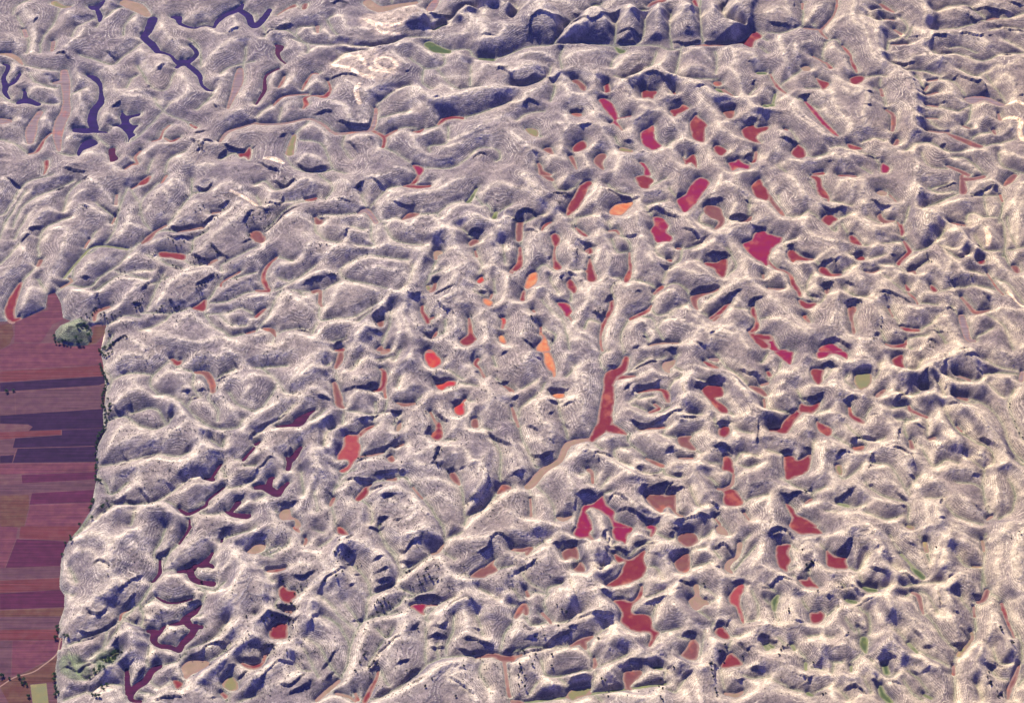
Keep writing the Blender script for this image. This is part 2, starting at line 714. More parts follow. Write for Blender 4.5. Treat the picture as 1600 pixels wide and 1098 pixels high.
t 510,890 540,870 560,890 580,870 600,830 590,850 615,770 620,800 630,870 650,880 670,900 630,905 650,860 700,870 720,880 750,860 710,790
t 840,800 860,790 870,820 890,770 850,830 900,740 910,700 930,680 870,780 880,810 1060,780 1070,830 1100,830 1120,820 980,850 1000,840 1010,820 960,870
t 1190,480 1200,500 1220,510 1240,530 1210,540 1230,490 1190,545 1250,520 1350,480 1370,490 1390,500 1320,440 1340,460 1360,480 1410,530 1440,545 1300,520 1280,530
t 1240,690 1260,680 1280,670 1300,660 1320,640 1340,630 1360,620 1225,700 1280,690 1150,410 1170,380 1200,370 1130,440 1100,440 1020,380 1050,390 1080,410 1230,360 1250,370 1270,355 1300,325
t 1260,290 1280,300 1310,280 1340,270 1360,260 1380,240 1400,210 1540,310 1560,250 1580,250 1560,320 1580,280 1550,380 1530,390 1560,375 1220,220 1240,190 1250,210 1270,190
t 350,1050 370,1050 390,1040 410,1040 430,1035 490,1050 510,1040 490,950 510,940 530,935 550,950 570,970 560,990 550,1000 540,960 340,1010 345,1030 480,1020
t 620,1090 640,1080 660,1080 690,1070 710,1050 740,1030 770,1010 790,1010 680,980 520,20 540,10 530,25 550,20 550,90 520,210 540,200 
t 970,480 960,490 1050,530 1080,560 1100,570 1130,580 990,620 1020,620 1030,650 1000,700 780,600 750,590 1480,650 1420,750 1350,780
T 400 275
s C 925,65,8 960,65,16 1010,70,16 1080,65,10 1085,60,5
& 970,55,8 1000,30,14 1015,0,8
s C 310,150,5 345,150,14 375,140,8
s P 370,260,6 390,290,22 410,280,10
s Q 640,235,6 690,215,16 730,260,14 750,290,14
s P 920,270,8 970,245,22 1010,240,8
s P 0,370,40 30,400,28 50,380,6
s C 130,510,6 75,560,10 45,630,14 60,680,16 80,715,12
& 80,720,10 30,720,10 0,715,6
s P 360,725,16 400,720,10 400,790,10 410,815,5
s C 0,880,10 40,845,10 60,830,3
s P 50,955,10 100,965,16 120,1000,5
f P 1330,420 1350,400 1385,395 1390,415 1360,430 1340,440
f K 1115,470 1145,465 1165,480 1130,500 1115,515
s P 1370,470,4 1380,505,8 
f S 1380,655 1410,630 1425,655 1400,672
s P 1125,490,5 1125,520,8
s P 1120,670,8 1110,710,14 1090,725,6
f O 1415,770 1440,765 1480,790 1465,815 1430,800
s C 1475,740,5 1465,765,6
s C 1040,815,10 1040,850,12 1060,880,16 1075,915,14
& 1075,900,10 1110,885,8
f P 755,910 795,895 795,930 775,945
f C 1275,1030 1310,1000 1325,980 1325,900 1335,890 1350,940 1355,980 1375,1010 1375,1025 1330,1060 1290,1055
s C 1130,970,5 1120,995,10 1095,1015,4
s S 1535,890,6 1550,900,14 1540,950,8
f O 1520,1000 1545,1000 1565,1040 1545,1050 1520,1030
s C 1590,600,8 1600,605,8
s C 500,1090,10 540,1085,16
f P 755,1090 775,1065 790,1065 800,1085 835,1078 830,1098
f S 1060,1095 1085,1083 1110,1098
s G 1380,80,4 1340,150,12 1320,165,8
s G 1500,230,10 1490,260,14
s Y 1075,690,10 1080,710,10
v 0,60 60,40 110,90 180,80
v 160,170 250,160 310,150
v 0,370 60,350 160,240 240,180 320,165
v 370,260 440,250 530,250 640,235
v 660,120 700,210 740,170 820,90 925,65
v 430,150 480,80 400,0
v 760,290 850,270 920,270
v 1010,240 1120,240 1200,190 1310,160
v 1140,260 1130,230
v 370,290 375,350 430,400 520,420
v 720,290 720,390 740,440 640,440
v 800,290 830,370 900,420 1050,440
v 370,570 300,620 200,680 120,715
v 520,590 590,540 700,500 800,510 950,530
v 520,600 560,650 700,680 820,710
v 230,540 130,510
v 230,720 360,725
v 520,660 420,720
v 0,980 60,900 130,760 160,720
v 400,820 400,900 480,900 620,880 760,800
v 350,990 380,920
v 120,1000 180,970 250,960 340,970
v 480,1040 560,1020
v 100,1050 120,1000
v 300,750 260,720
v 640,910 720,850
v 900,720 960,660 980,560
v 140,640 200,660 240,640
v 0,130 30,190
v 1420,190 1370,130
v 1440,180 1500,240 1597,180
v 680,340 600,320
v 1130,520 1060,690
v 1100,620 1160,590
v 1280,340 1350,390
v 1380,500 1410,560
v 1410,560 1390,640
v 1540,440 1560,560
v 840,850 830,950 780,1060
v 1180,900 1180,980 1110,1010
v 1360,720 1450,770
v 1480,650 1500,740
r 0,50 50,60 100,110 60,140
r 60,190 180,130 260,110
r 200,60 330,30 350,90 230,150
r 420,40 540,30 640,100 660,190 560,180 480,150
r 20,340 120,290 260,240 420,240
r 680,60 760,50 820,70 880,110 920,100
r 820,120 840,180 920,140 1060,110 1160,80 1300,20
r 760,160 800,260 900,230 1040,200 1200,160 1340,110 1370,30
r 700,20 830,0
r 880,20 960,40
r 1020,30 1140,20
r 1400,100 1500,60 1590,80
r 1150,270 1240,200 1330,170 1440,210 1480,280
r 800,300 880,260 940,310 960,360 1100,430
R 1250,300 1350,270 1450,270 1540,300
r 970,330 1020,240 1100,230 1130,290 1180,340 
r 400,360 440,260 540,260 580,330 540,400
r 600,320 660,240 730,280 720,340 600,330
r 570,400 640,420 720,370 700,330
r 270,260 350,280 330,360 300,380 360,410 450,430 480,440
r 40,470 60,350 150,270 270,260
r 100,600 200,540 300,480 360,420
r 250,680 320,620 440,600 520,600
r 400,520 470,480 520,420 620,480 740,460 800,430 900,450 1040,460
r 740,440 770,310 820,340 840,400
r 560,560 640,520 760,510 860,530 970,530
r 700,620 760,580 850,600 940,570 880,650
R 1150,400 1060,450 1000,520 960,600 920,680 960,750
R 1150,400 1120,370 1190,330 1250,300 1220,350 1230,440 1190,400
r 1190,400 1210,450
R 780,800 840,730 930,760 960,810 880,830 800,830 780,800
r 960,810 1000,930 1060,1000 1180,1010 1200,930
r 900,830 940,940 980,1020
R 600,1040 720,920 780,820
r 480,1070 600,1040
r 500,720 540,670 660,680 780,740
r 410,860 500,720
r 480,880 600,840 700,790
r 0,750 100,740 200,730 280,790 380,850 370,900 300,960
r 40,900 140,800 170,740
r 280,740 340,750 380,800
r 360,1000 460,930 620,900
r 130,1070 250,990 380,1030 480,1070
r 0,1000 60,980 100,1050
r 0,520 40,540
r 0,650 50,650 50,690
r 90,660 190,650
r 1240,440 1330,560 1320,650 1250,730 1160,790 1130,850 1240,870 1250,950
r 1170,600 1240,590 1310,560
r 1230,440 1300,470 1370,470 1400,540 1440,560
r 1330,560 1390,580 1420,620 1460,560
r 1310,650 1360,690 1430,700 1500,780 1560,720 1560,600 1510,600
r 1400,400 1480,370 1510,420 1480,540 1560,600
R 1597,230 1530,330 1500,400 1560,430
r 1540,420 1597,430
r 1540,530 1597,540
r 1250,780 1340,820 1420,850 1520,850 1597,780
r 1420,850 1360,870
r 1500,850 1480,950 1520,1020 1597,1080
r 1400,900 1440,960 1400,1080
r 1260,870 1290,950 1240,1010 1250,1080
r 1200,1030 1300,1080 1420,1090
r 1020,640 1100,560 1200,560
r 1180,690 1230,660 1240,620
r 980,780 1010,740 1080,760
r 1080,840 1130,800 1200,840
r 740,900 800,830 870,850 900,960 860,1060
r 620,1080 700,1040 780,970
r 1080,960 1120,930
r 0,790 60,770 130,770
r 0,920 50,940
k 620,80 680,45
k 720,30 810,75
k 30,350 100,310 180,240 260,200
k 60,180 150,180 170,120
k 1570,280 1597,260
k 1310,370 1350,345 1430,350
k 970,770 1030,735 
k 1110,745 1180,720 1230,705
k 1130,790 1180,840 1220,845
k 740,910 770,850 830,830
k 740,980 790,975
k 1090,660 1130,635 1150,630
k 550,390 590,330
k 1380,710 1440,720
k 490,1050 550,1020 590,1020
k 0,860 60,840
k 0,940 40,940
k 1040,980 1110,990
k 240,965 330,965
k 450,630 510,620
k 740,200 745,170
k 100,30 180,60 250,30
k 0,200 50,230 60,280
k 1160,410 1180,430
j 840,180 940,190 1000,180
j 500,160 600,175
j 290,680 360,650 430,640
j 650,550 680,600
t 160,120 165,150 150,170 130,190 80,190 60,170 50,330 80,320 110,290 140,260 170,230 190,210 30,270 20,240
t 380,240 410,240 460,620 490,620 510,615 410,430 440,430 400,440 340,480 290,540 1230,850 1190,850 1140,790 1180,190
t 180,20 230,20 250,30 650,70 640,80
T 800 275
s C 350,240,12 385,190,32 420,130,32 450,70,28 480,45,20
s P 200,0,10 240,20,18 255,30,6
f C 775,5 840,0 885,30 860,60 855,78 810,75 785,45
f M 1030,150 1090,110 1110,70 1170,10 1235,40 1205,90 1150,170 1090,225 1060,215
f O 608,222 640,185 690,170 745,160 755,175 720,215 680,245 625,242
s C 185,340,4 210,305,10 245,290,4
s P 50,295,20 45,340,20 45,395,18 35,400,8
s C 400,325,4 440,360,14 465,375,8
s C 605,345,3 650,342,10 670,365,5
f M 865,340 890,305 880,265 900,255 940,265 975,300 975,320 965,350 1000,380 995,410 955,410 905,415 880,370
f C 245,370 265,358 290,370 300,400 290,430 265,440 248,405
s C 468,470,12 485,455,14 490,475,14 480,485,6
s C 265,465,6 265,520,10 285,570,26
& 270,440,3 265,470,3
s C 485,520,5 490,580,20 500,640,32
& 470,595,12 520,620,10
s C 50,450,8 50,540,18 30,575,22 0,590,12
f O 80,690 105,620 145,600 160,620 150,670 115,695 95,705
s C 75,720,8 65,770,16
f C 345,665 365,645 400,690 400,725 380,730 345,690
f M 280,795 310,790 350,800 375,840 365,860 340,880 315,840
s C 360,880,4 372,905,3
s C 735,530,8 740,580,10 720,640,18 710,660,8
& 735,530,8 735,480,5
s C 890,735,8 930,700,14 945,690,5
s C 740,895,10 790,870,14 850,840,10 870,810,4
s C 625,780,12 620,830,14 590,890,10 570,930,12 555,990,5 555,1050,4 565,1090,8
f C 1205,540 1280,540 1320,515 1345,520 1345,570 1325,635 1290,620 1260,580 1215,560
f P 1115,755 1160,735 1240,720 1290,700 1280,720 1180,755 1155,790 1165,835 1140,825 1120,785
s C 1240,890,10 1300,850,16 1350,800,10 1365,795,4
& 1260,905,6 1290,880,10
s C 1505,815,8 1510,860,18 1525,890,6 1530,940,16 1500,970,14
s C 1490,975,14 1530,1020,24 1580,1060,28
& 1520,1000,20 1600,1010,25
f M 1440,425 1500,400 1520,355 1600,360 1600,550 1560,540 1500,505 1465,465
+ 1540,375 1600,362 1660,378 1690,385 1680,415 1630,450 1600,500 1540,520
f P 1200,200 1230,180 1300,200 1315,240 1330,280 1310,315 1265,335 1290,285 1240,260 1205,230
s P 1430,285,6 1480,275,12 1495,255,4
f C 1500,60 1550,20 1570,60 1600,90 1600,150 1540,140 1510,110
s C 1035,455,10 1055,455,5
s C 970,525,5 990,530,12
s K 860,1060,5 930,1045,6 1040,1045,5
f O 155,1065 190,1020 180,985 210,1005 230,1060 235,1095 160,1095
s C 180,945,4 180,990,8
s P 130,840,6 140,850,6
s P 1570,620,8 1570,640,6
v 340,190 350,250 370,260
v 250,30 280,90 350,100 430,40
v 500,250 400,270 370,300
v 0,270 40,290
v 80,300 150,260 200,250
v 40,400 60,410 50,450
v 600,290 620,340
v 670,370 730,420 740,480
v 740,470 660,480 620,400
v 640,640 710,650
v 640,780 620,700 700,650
v 740,650 840,670 890,700
v 940,690 960,600 1040,540 1060,460
v 950,700 1000,680 1060,690 1110,750
v 870,800 890,740
v 870,820 900,870 950,870 1030,830 1110,800
v 560,930 480,900 450,960
v 730,900 680,990 690,1090
v 740,890 870,890 900,960 960,1040
v 890,960 960,890 1000,870
v 870,1060 830,990
v 380,340 400,280
v 180,780 260,860 320,920 360,1090
v 290,740 260,690 240,640
v 140,600 200,560 260,600
v 380,600 460,590
v 1030,455 1100,460 1180,430
v 1150,530 1200,540
v 1340,630 1400,560 1340,460
v 1480,190 1480,260
v 1330,250 1360,280 1430,285
v 1200,220 1170,290 1260,330
v 1220,780 1300,720
v 1180,860 1230,880
v 1400,830 1490,840
v 1540,900 1597,890
v 1490,200 1480,160
v 200,950 180,990
v 240,1070 270,1000 200,960
v 370,730 370,790
v 600,60 660,110 740,130 760,160
v 880,260 840,190 960,160
v 900,420 900,480 960,530
v 980,80 1030,150
v 860,70 960,20
r 0,90 100,110 170,170 220,190 320,250 370,300 450,420 460,500 400,640 450,700 470,640
R 80,20 130,100 200,170 270,200
r 370,290 430,170 510,90 610,70 700,70 760,110 850,120 920,100 1000,30
r 560,70 520,180 510,240 620,270 700,270 780,240 810,170 760,110
r 810,170 900,180 1000,220 1060,250 1130,250 1170,210 1250,130 1290,50 1300,0
r 780,240 790,310 830,400 870,440 860,500 880,540 980,570
r 560,260 560,330 600,400 640,480
r 560,330 520,380 500,390 420,390
r 880,440 980,410 1030,450 1000,500 920,490 900,460
r 1100,250 1120,330 1200,400 1180,480 1120,540 1000,570
r 1130,250 1190,310 1250,360 1340,370 1390,340 1480,350 1500,310 1597,260
r 1340,370 1370,420 1450,480 1530,540 1597,560
r 1200,400 1300,410 1360,380
r 1140,540 1190,580 1270,630 1360,650 1450,660 1470,600 1430,500
r 1110,610 1180,630 1330,680 1420,670 1490,660 1597,720
r 1330,680 1300,700
r 1040,740 1110,840 1200,930 1300,950 1400,940 1500,890 1440,780 1380,740
r 960,660 1060,600 1110,610
r 1040,740 960,710 880,780 870,820
r 1040,740 1000,830 960,850
r 1000,890 1100,930 1180,960 1100,1020 940,1040
r 1180,960 1250,1000 1230,1060
r 1400,940 1440,1030 1480,1090
r 1240,1010 1300,980 1380,1000
r 700,700 760,650 820,660 870,720 830,790 740,830
r 660,760 640,850 600,930 590,1040 610,1090
r 700,870 640,960 680,1050
r 740,940 800,890 860,930 880,1000 810,1070
r 880,920 940,880 1000,890
r 480,700 470,790 400,860 380,920 440,980 540,1010
r 520,720 600,650 680,640
r 540,650 600,600 600,480
r 480,760 540,800 600,790
r 480,850 530,900
r 320,620 420,590 360,560 340,600 260,660 310,740 370,770
r 90,740 180,700 260,720
r 220,720 260,830 340,920 370,1000
r 90,780 100,870 180,940 280,930 330,1000
r 0,800 60,800 110,900 60,1000 100,1040
r 0,640 80,600 120,570
r 160,340 180,420 220,500 240,580 300,600 330,590
r 220,330 260,330 320,370 360,440 380,540
r 100,420 90,520 80,580
r 160,340 90,420
r 220,190 180,280 160,340
r 380,480 430,400 500,400 540,450 520,520
r 440,560 460,500
r 780,410 760,500 770,620
r 680,380 740,360 820,380
r 830,620 900,600 950,620
r 1120,480 1180,440
r 1400,170 1350,260 1400,270
r 1290,60 1350,60 1480,130 1597,150
r 1400,0 1420,80 1490,120
r 1340,290 1430,290
r 1300,330 1380,280 
r 1170,850 1220,760 1300,720
r 1330,870 1400,780
r 1440,950 1500,920
r 380,1000 480,1040 540,1090
r 1100,1020 1160,1070 1230,1060
r 980,50 920,110
r 280,30 340,10 440,20 420,90
r 500,10 520,60
k 250,120 330,110 340,140
k 275,170 315,180
k 0,280 60,230 120,220 180,260
k 590,80 690,130 800,130
k 840,220 900,200 980,240 1040,270
k 1030,130 1080,110
k 1060,340 1160,380 1190,420
k 1350,260 1400,245 1470,245
k 1210,160 1260,145 1320,150
k 1440,140 1510,165
k 1500,310 1590,330
k 420,410 480,420 530,430
k 400,460 410,510
k 220,520 240,490
k 700,370 790,380
k 930,560 990,570 1000,550
k 1110,720 1200,700 1300,680
k 1320,770 1370,740 1440,725
k 1480,800 1510,765 1570,765
k 500,850 560,870 590,830
k 770,740 810,730
k 900,1040 1000,1020
k 750,1080 800,1070
k 190,990 240,1010 270,1040
k 60,1030 130,1060 160,1060
k 110,880 140,920
k 300,640 320,620
k 640,660 650,690
k 640,720 580,780
k 1230,1010 1270,990
k 1220,490 1330,480 1360,500
k 340,590 400,620
k 0,340 80,330 170,370
k 810,1000 860,990
k 1140,1050 1200,1080
k 440,660 420,650
k 0,570 30,570
k 960,1090 1030,1075
k 990,880 1030,910
t 260,110 280,110 300,115 320,120 290,170 300,175 20,270 30,280 60,230 80,215 410,460 410,490 400,510 640,670 650,690 550,830 570,840 540,850 520,850 120,880 310,640 130,940
T 1200 275
s C 275,5,10 310,20,20 320,60,18 340,110,28 375,140,10 378,160,4
s P 0,120,14 40,180,14 70,215,14 95,245,8
s C 440,0,6 500,0,10 550,5,8
f K 680,105 705,92 740,105 735,120 705,122
s P 760,120,4 800,160,5
f C 335,275 380,240 435,268 410,290 380,312
s P 700,240,6 700,260,18 730,285,16 790,280,4
s C 830,310,14 840,350,14 835,370,8
& 830,320,8 810,290,5
s C 850,410,8 880,460,16 880,480,12 820,540,14 815,555,8
f C 505,380 530,372 575,410 585,435 550,430 515,410
f C 122,480 140,460 170,470 210,505 290,520 240,530 180,528 155,540 130,515
f C 550,515 580,500 602,510 600,525 565,528
f C 320,575 350,568 380,590 400,610 460,612 440,625 370,625 325,605
s C 0,535,10 50,580,8 90,590,6 140,620,8 160,680,18 190,720,14 200,750,10
& 200,780,10 240,810,28 290,800,12
s C 230,880,14 250,905,10 260,915,4
f P 355,710 375,700 385,710 365,740
f P 500,820 540,810 550,830 530,890 545,970 530,985 520,920 505,880
s C 865,690,5 875,710,16 860,680,4
& 880,735,8 920,770,6 935,800,5
s C 880,600,5 910,595,8 920,610,5
f C 1020,680 1060,715 1030,725 1015,700
s C 830,945,6 870,960,16 940,965,12
s C 735,1050,4 780,1065,12 830,1060,14 860,1050,10
& 850,1070,8 865,1025,4
f M 320,1095 340,1060 400,1045 440,1070 460,1098
+ 315,1096 480,1096 495,1146 460,1126 400,1111 350,1136 310,1136
s M 0,1010,30 20,1060,30 60,1090,14 110,1095,16
+ 40,1096 150,1096 155,1126 140,1176 110,1161 75,1131
s P 1210,0,10 1220,90,24 1210,110,10
& 1215,20,18 1280,20,14 1350,5,12
s P 1480,60,8 1510,30,20 1540,0,16
s P 1450,120,6 1465,160,6
f C 1308,530 1350,522 1355,545 1325,555
f P 1520,565 1560,565 1575,600 1545,605
s P 1145,295,6 1190,305,8 1230,310,4
s P 1370,610,4 1430,700,6 1470,740,6
s P 1210,760,8 1270,830,14 1300,855,14 1380,840,6
s Q 1210,880,20 1230,950,22 1250,1020,16 1290,1030,10
s T 1350,350,6 1370,400,14 1370,440,12
s T 1490,720,4 1540,790,6 1590,830,6
s P 755,830,4 780,880,4
s P 610,600,4 650,605,6 690,590,4
s C 0,702,4 60,708,4 100,705,3
v 290,80 260,40
v 90,240 60,130
v 100,250 180,260 250,220
v 380,160 480,180 520,190
v 330,280 260,230
v 440,270 520,240
v 380,320 420,350 430,320
v 500,370 460,300
v 590,440 620,440
v 620,260 700,300 700,240
v 840,390 840,410 720,430
v 850,300 880,200
v 920,470 990,460 1080,380 1100,340
v 910,590 960,560 1000,540
v 860,600 780,560 700,560
v 730,630 820,700 860,740 920,770
v 1060,730 1180,700 1240,700
v 930,800 1060,810
v 760,840 820,930
v 940,970 1010,930 1060,880
v 700,970 740,1050
v 870,1020 1000,1000
v 870,1060 900,1090
v 290,810 330,790 380,700
v 470,700 530,750 620,760
v 150,620 200,690 290,790
v 110,460 100,420 180,400
v 300,540 320,560
v 470,600 540,560
v 500,490 550,520
v 640,520 720,500
v 1000,80 1060,110 1200,100
v 1000,90 1120,60
v 960,210 1060,170 1200,110
v 1230,310 1260,240 1370,260 1350,180 1350,100
v 1270,130 1370,130 1450,130
v 1370,260 1460,280 1480,400 1470,510
v 1470,160 1440,300
v 1290,380 1350,470 1450,470
v 1100,460 1190,520 1250,500
v 1160,460 1080,440
v 1270,600 1400,640 1500,680 1597,800
v 1200,700 1300,690 1430,720
v 1140,820 1200,880
v 1320,840 1450,920 1500,1000 1530,1090
v 1300,1010 1400,960
v 1480,500 1510,560
v 1050,960 1110,1050
v 270,620 240,720 310,800
v 1500,470 1597,450
v 1490,260 1520,380 1560,450
r 0,20 70,130 130,210
r 130,0 200,80 250,150 330,180 440,170 520,120 530,50 560,20 600,50 580,130 620,180
r 560,20 500,30 440,60
r 440,170 530,220 570,290 650,340 700,370 680,420 640,490 660,540 740,590 900,600
r 620,180 700,190 790,200 870,150 900,80 930,20
r 620,180 600,270 690,310 810,290
r 130,210 250,260 210,290 240,350 330,400 470,440 540,550 650,560
r 0,180 90,270 200,260
r 0,470 110,460 100,410 200,370
r 120,520 170,550 280,530 330,490 430,460
r 280,560 320,620 420,640 500,610 540,550
r 560,560 560,640 640,720 750,760 850,820 1020,850 1110,830 1150,740
r 690,580 720,610 700,700 640,720
r 730,640 860,600
r 500,280 560,350 630,390
r 640,490 520,480 490,450
r 720,390 820,400
r 700,450 840,450
r 690,530 780,560
r 860,560 900,500 990,490
R 940,60 950,160 990,240 1010,330 1100,400 1200,450 1290,490 1390,480
R 990,240 1060,250 1150,330 1240,400 1310,440
r 1060,180 1200,160 1290,200 1330,270 1200,270
r 960,20 1080,20 1190,30
r 1010,120 1100,80 1170,80
r 1240,70 1340,40 1430,30 1470,90
r 1290,110 1380,70
r 1370,160 1390,220 1440,150
r 1280,400 1290,320 1360,330 1400,340 1440,400
r 1520,400 1530,280 1597,160
r 1500,200 1560,100 1597,50
r 1390,480 1450,560 1530,620 1597,640
r 1100,390 1120,470 1200,560 1230,620 1330,680 1400,740 1410,800 1500,840 1597,850
r 1150,530 1110,620 1160,700 1190,740 1120,790 1110,850 1130,920 1180,970
r 1020,850 1060,920 1000,980 960,1090
r 1060,920 1130,960 1200,1080
r 940,610 1040,620 1100,680
r 880,690 960,650 1020,700 930,740
r 1000,490 1050,560 1130,650
r 700,740 830,840 840,900 960,900
r 640,720 700,800 700,960 640,1030 560,1030 480,960 450,860 490,780 580,760 660,790
r 0,760 60,800 190,900 290,990 360,990 430,840 430,750 400,720
r 0,860 120,920 260,1000
r 290,990 340,1010 420,1000 560,1030 560,1090
r 270,860 340,720 430,730
r 0,620 60,590 130,660 100,700
r 30,480 100,550 200,680 250,760
r 150,550 260,640
r 720,960 860,990 860,1040
r 340,530 430,520 520,580
r 220,720 290,680 340,740
r 480,720 560,640
r 1170,810 1230,850 1270,870
r 1240,930 1300,870 1420,820 1450,900 1540,1010 1597,1060
r 1420,820 1500,900 1560,960
r 1270,600 1400,600 1500,700
r 600,560 720,600
r 1540,180 1560,400 1540,500
k 290,250 300,240
k 120,430 160,425
k 160,450 250,490
k 330,540 400,530 430,570
k 510,480 620,490
k 330,680 410,660
k 480,660 540,690
k 480,790 540,770 590,790
k 690,750 740,740 830,770 900,810
k 350,1040 420,1010 510,1070
k 660,1010 700,970
k 990,480 1010,530 1035,545
k 1300,440 1330,430
k 940,120 960,110
k 1060,80 1180,40
k 1260,130 1390,70 1420,90
k 1130,650 1160,670
k 1320,730 1380,780
k 1120,850 1130,820 1190,840
k 990,1060 1020,1040 1060,1070
k 1170,990 1190,1010
k 0,350 20,340
k 640,160 700,190 770,200
k 330,190 400,210 490,200
k 170,620 200,680 250,720
k 240,730 320,750
k 1180,490 1250,500
k 1030,960 1100,970
k 880,580 970,540
j 740,500 800,490
j 730,400 810,410
k 1300,600 1310,630
k 1000,400 1020,420
k 810,330 860,330
t 150,430 370,670 350,670 390,665 410,670 500,785 530,775 560,775 580,785 730,745 750,750 680,990 685,1000 660,1020 945,110 950,120 990,490 1000,520 1020,540 1320,440 1130,670 1150,660 1010,1060 1030,1070 710,880 710,900 705,940 1270,630
T 0 0
f Z -3200,2012 28,2012 150,1990 288,1928 300,1842 345,1830 380,1900 392,1988 440,2006 380,2030 342,2070 345,2130 430,2165 550,2160 582,2090 570,2040 600,2030 662,2032 625,2196 640,2260 660,2448 640,2600 652,2700 600,2800 600,3000 588,3060 568,3180 500,3288 412,3400 380,3492 368,3672 400,3720 400,3792 368,3892 358,4040 344,4192 350,4330 370,4500 -3200,4500
T 0 549
x N 0,195 640,155 690,180 620,210 0,252
x N 0,400 380,375 680,355 690,410 690,470 640,478 385,488 180,495 205,470 175,455 0,450
x R 0,505 176,497 383,491 383,518 100,538 60,545 0,550
x N 95,542 387,522 387,490 690,478 690,510 640,588 80,602
x N 110,606 640,592 640,688 80,695
x N 0,652 88,645 76,695 0,698
x B 135,770 640,750 640,795 140,822
x B 200,885 640,860 640,938 185,955
x L 95,256 690,212 690,348 100,392
x L 0,258 90,256 95,392 0,396
x F -2,702 640,694 640,746 135,764 -2,768
x E 0,900 180,895 183,960 150,1098 0,1098
x L 0,832 138,826 640,799 640,856 200,880 0,894
x F 190,960 640,942 560,1098 155,1098
x F 0,15 640,-5 690,80 0,118
x R 0,124 690,84 690,150 0,190
x L 0,552 90,545 78,602 105,606 85,640 0,648
T 0 823
x B 105,75 440,90 420,240 35,255
x B 0,415 370,392 440,430 440,498 0,515
x F 0,-5 110,0 100,70 30,255 0,258
x L 0,262 420,247 420,312 0,330
x R 0,335 420,316 420,388 370,389 0,411
x E 0,520 440,502 420,555 0,560
x L 0,563 420,558 420,634 0,638
x R 0,643 420,638 420,704 0,707
x L 0,712 75,711 67,930 0,950
x F 80,711 420,708 420,770 130,915 72,928
x Y 190,985 290,975 305,1110 205,1110
x E 0,960 125,925 420,780 420,960 295,970 185,980 195,1110 60,1110 0,1000
x R 130,-5 560,-5 460,86 120,70
T 0 275
x E 0,930 50,922 75,930 85,990 60,1050 0,1085
x F 95,912 300,835 300,742 345,732 380,800 395,900 330,925 270,1020 250,1040 90,1040
x F 90,1045 330,1045 440,1070 600,1050 660,1000 660,1098 0,1110 0,1090 60,1060
x E 590,945 700,930 640,1000 600,1040 540,1060 580,1010
T 0 549
s C 1075,50,10 1110,75,18 1130,60,8
s P 1220,130,8 1290,140,20 1325,200,20 1330,250,14
s D 1320,800,8 1370,720,8 1385,705,4
s D 1280,795,6 1330,800,14
s D 1120,985,6 1170,1015,12 1220,1000,8 1290,960,8 1300,930,5 1400,850,4
s D 1410,1000,5 1460,1020,16 1540,1030,20 1560,1020,6
& 1440,1005,8 1490,945,18
s D 1185,1050,3 1185,1095,5
s D 1520,680,8 1590,600,6
v 620,100 700,180 640,300
v 700,180 820,140 960,150
v 1060,60 960,150 940,220 1000,270
v 1100,100 1200,130
v 1210,140 1210,230 1260,290
v 1330,250 1300,300 1360,360 1360,440
v 1330,190 1400,150 1470,110
v 1430,260 1480,330 1540,360 1597,380
v 660,440 780,410 850,460 960,490 1030,470 1080,420
v 980,270 1060,280 1140,330 1210,400 1300,470 1390,490 1480,480 1520,430
v 1180,340 1200,290 1250,290
v 1320,560 1380,600 1400,560
v 640,720 760,700 880,670 1000,650 1100,660 1180,640
v 600,760 650,830 700,900 800,820
v 700,960 860,960 980,940 1080,880 1160,820 1270,790
v 600,1060 700,970
v 1350,790 1300,780
v 1300,930 1340,880 1420,850
v 1470,680 1520,680
v 1180,1040 1220,1000
v 1040,940 1110,980
v 1400,1010 1320,1020 1220,1000
v 1290,930 1170,1010
v 1410,790 1390,740
v 1597,720 1530,720
v 1430,860 1530,840 1597,800
v 820,1090 840,1000
v 1040,460 970,360 820,390
r 660,100 750,40 860,30 940,60 1040,20 1060,50
r 860,30 790,90 720,130
r 830,170 860,220 940,260 1060,280 1120,240 1180,190 1060,120
r 720,330 800,270 860,240
r 970,180 1060,130 1140,140 1200,170
r 1220,180 1270,190 1310,240
r 1140,260 1240,270
R 1090,290 1120,350 1200,420 1260,470 1260,550 1220,620 1200,680
r 1240,330 1300,310 1340,380
r 1120,500 1180,420 1230,420
r 660,620 720,540 800,440 880,470
r 730,600 860,540 940,500 960,600
r 1000,620 1060,520 1120,500
r 780,680 900,600 980,560
R 1200,680 1160,740 1200,770 1300,720 1340,640 1300,580 1260,550
r 1200,680 1100,690 1020,680 940,670 860,760 880,860 960,940
r 1000,800 1060,830 1140,800
r 700,940 780,880 860,800
r 700,800 820,740 900,700
r 1340,640 1440,640 1540,600 1597,560
r 1597,410 1540,440 1520,500 1560,530 
r 1390,480 1420,540 1420,600
r 1380,760 1440,700 1500,690 1560,720
r 1440,760 1440,860 1380,920 1320,960
r 1480,860 1597,790
r 1120,900 1180,850 1260,830 1370,840
r 1180,970 1260,900 1370,850
r 1500,960 1580,900
R 520,1080 620,1000 740,970 860,970 1000,960 1100,990 1180,1040
r 1200,1040 1300,1010 1400,1010 1440,1060 1597,1050
r 1120,90 1200,50 1300,30 1400,40
r 1330,170 1420,140 1500,100
r 1400,0 1480,30 1560,90
r 1370,200 1470,170 1530,190 1597,140
r 1360,280 1420,320 1480,400 1540,420
r 1560,230 1520,280 1580,320
r 680,90 640,60 660,140
k 690,950 780,910
k 780,920 860,950
k 780,660 820,685
k 750,710 800,700
k 870,870 950,940
k 870,660 960,655
k 1160,820 1210,800
k 1140,255 1200,240
k 1230,235 1290,240
k 1180,290 1270,280
k 1330,185 1440,150
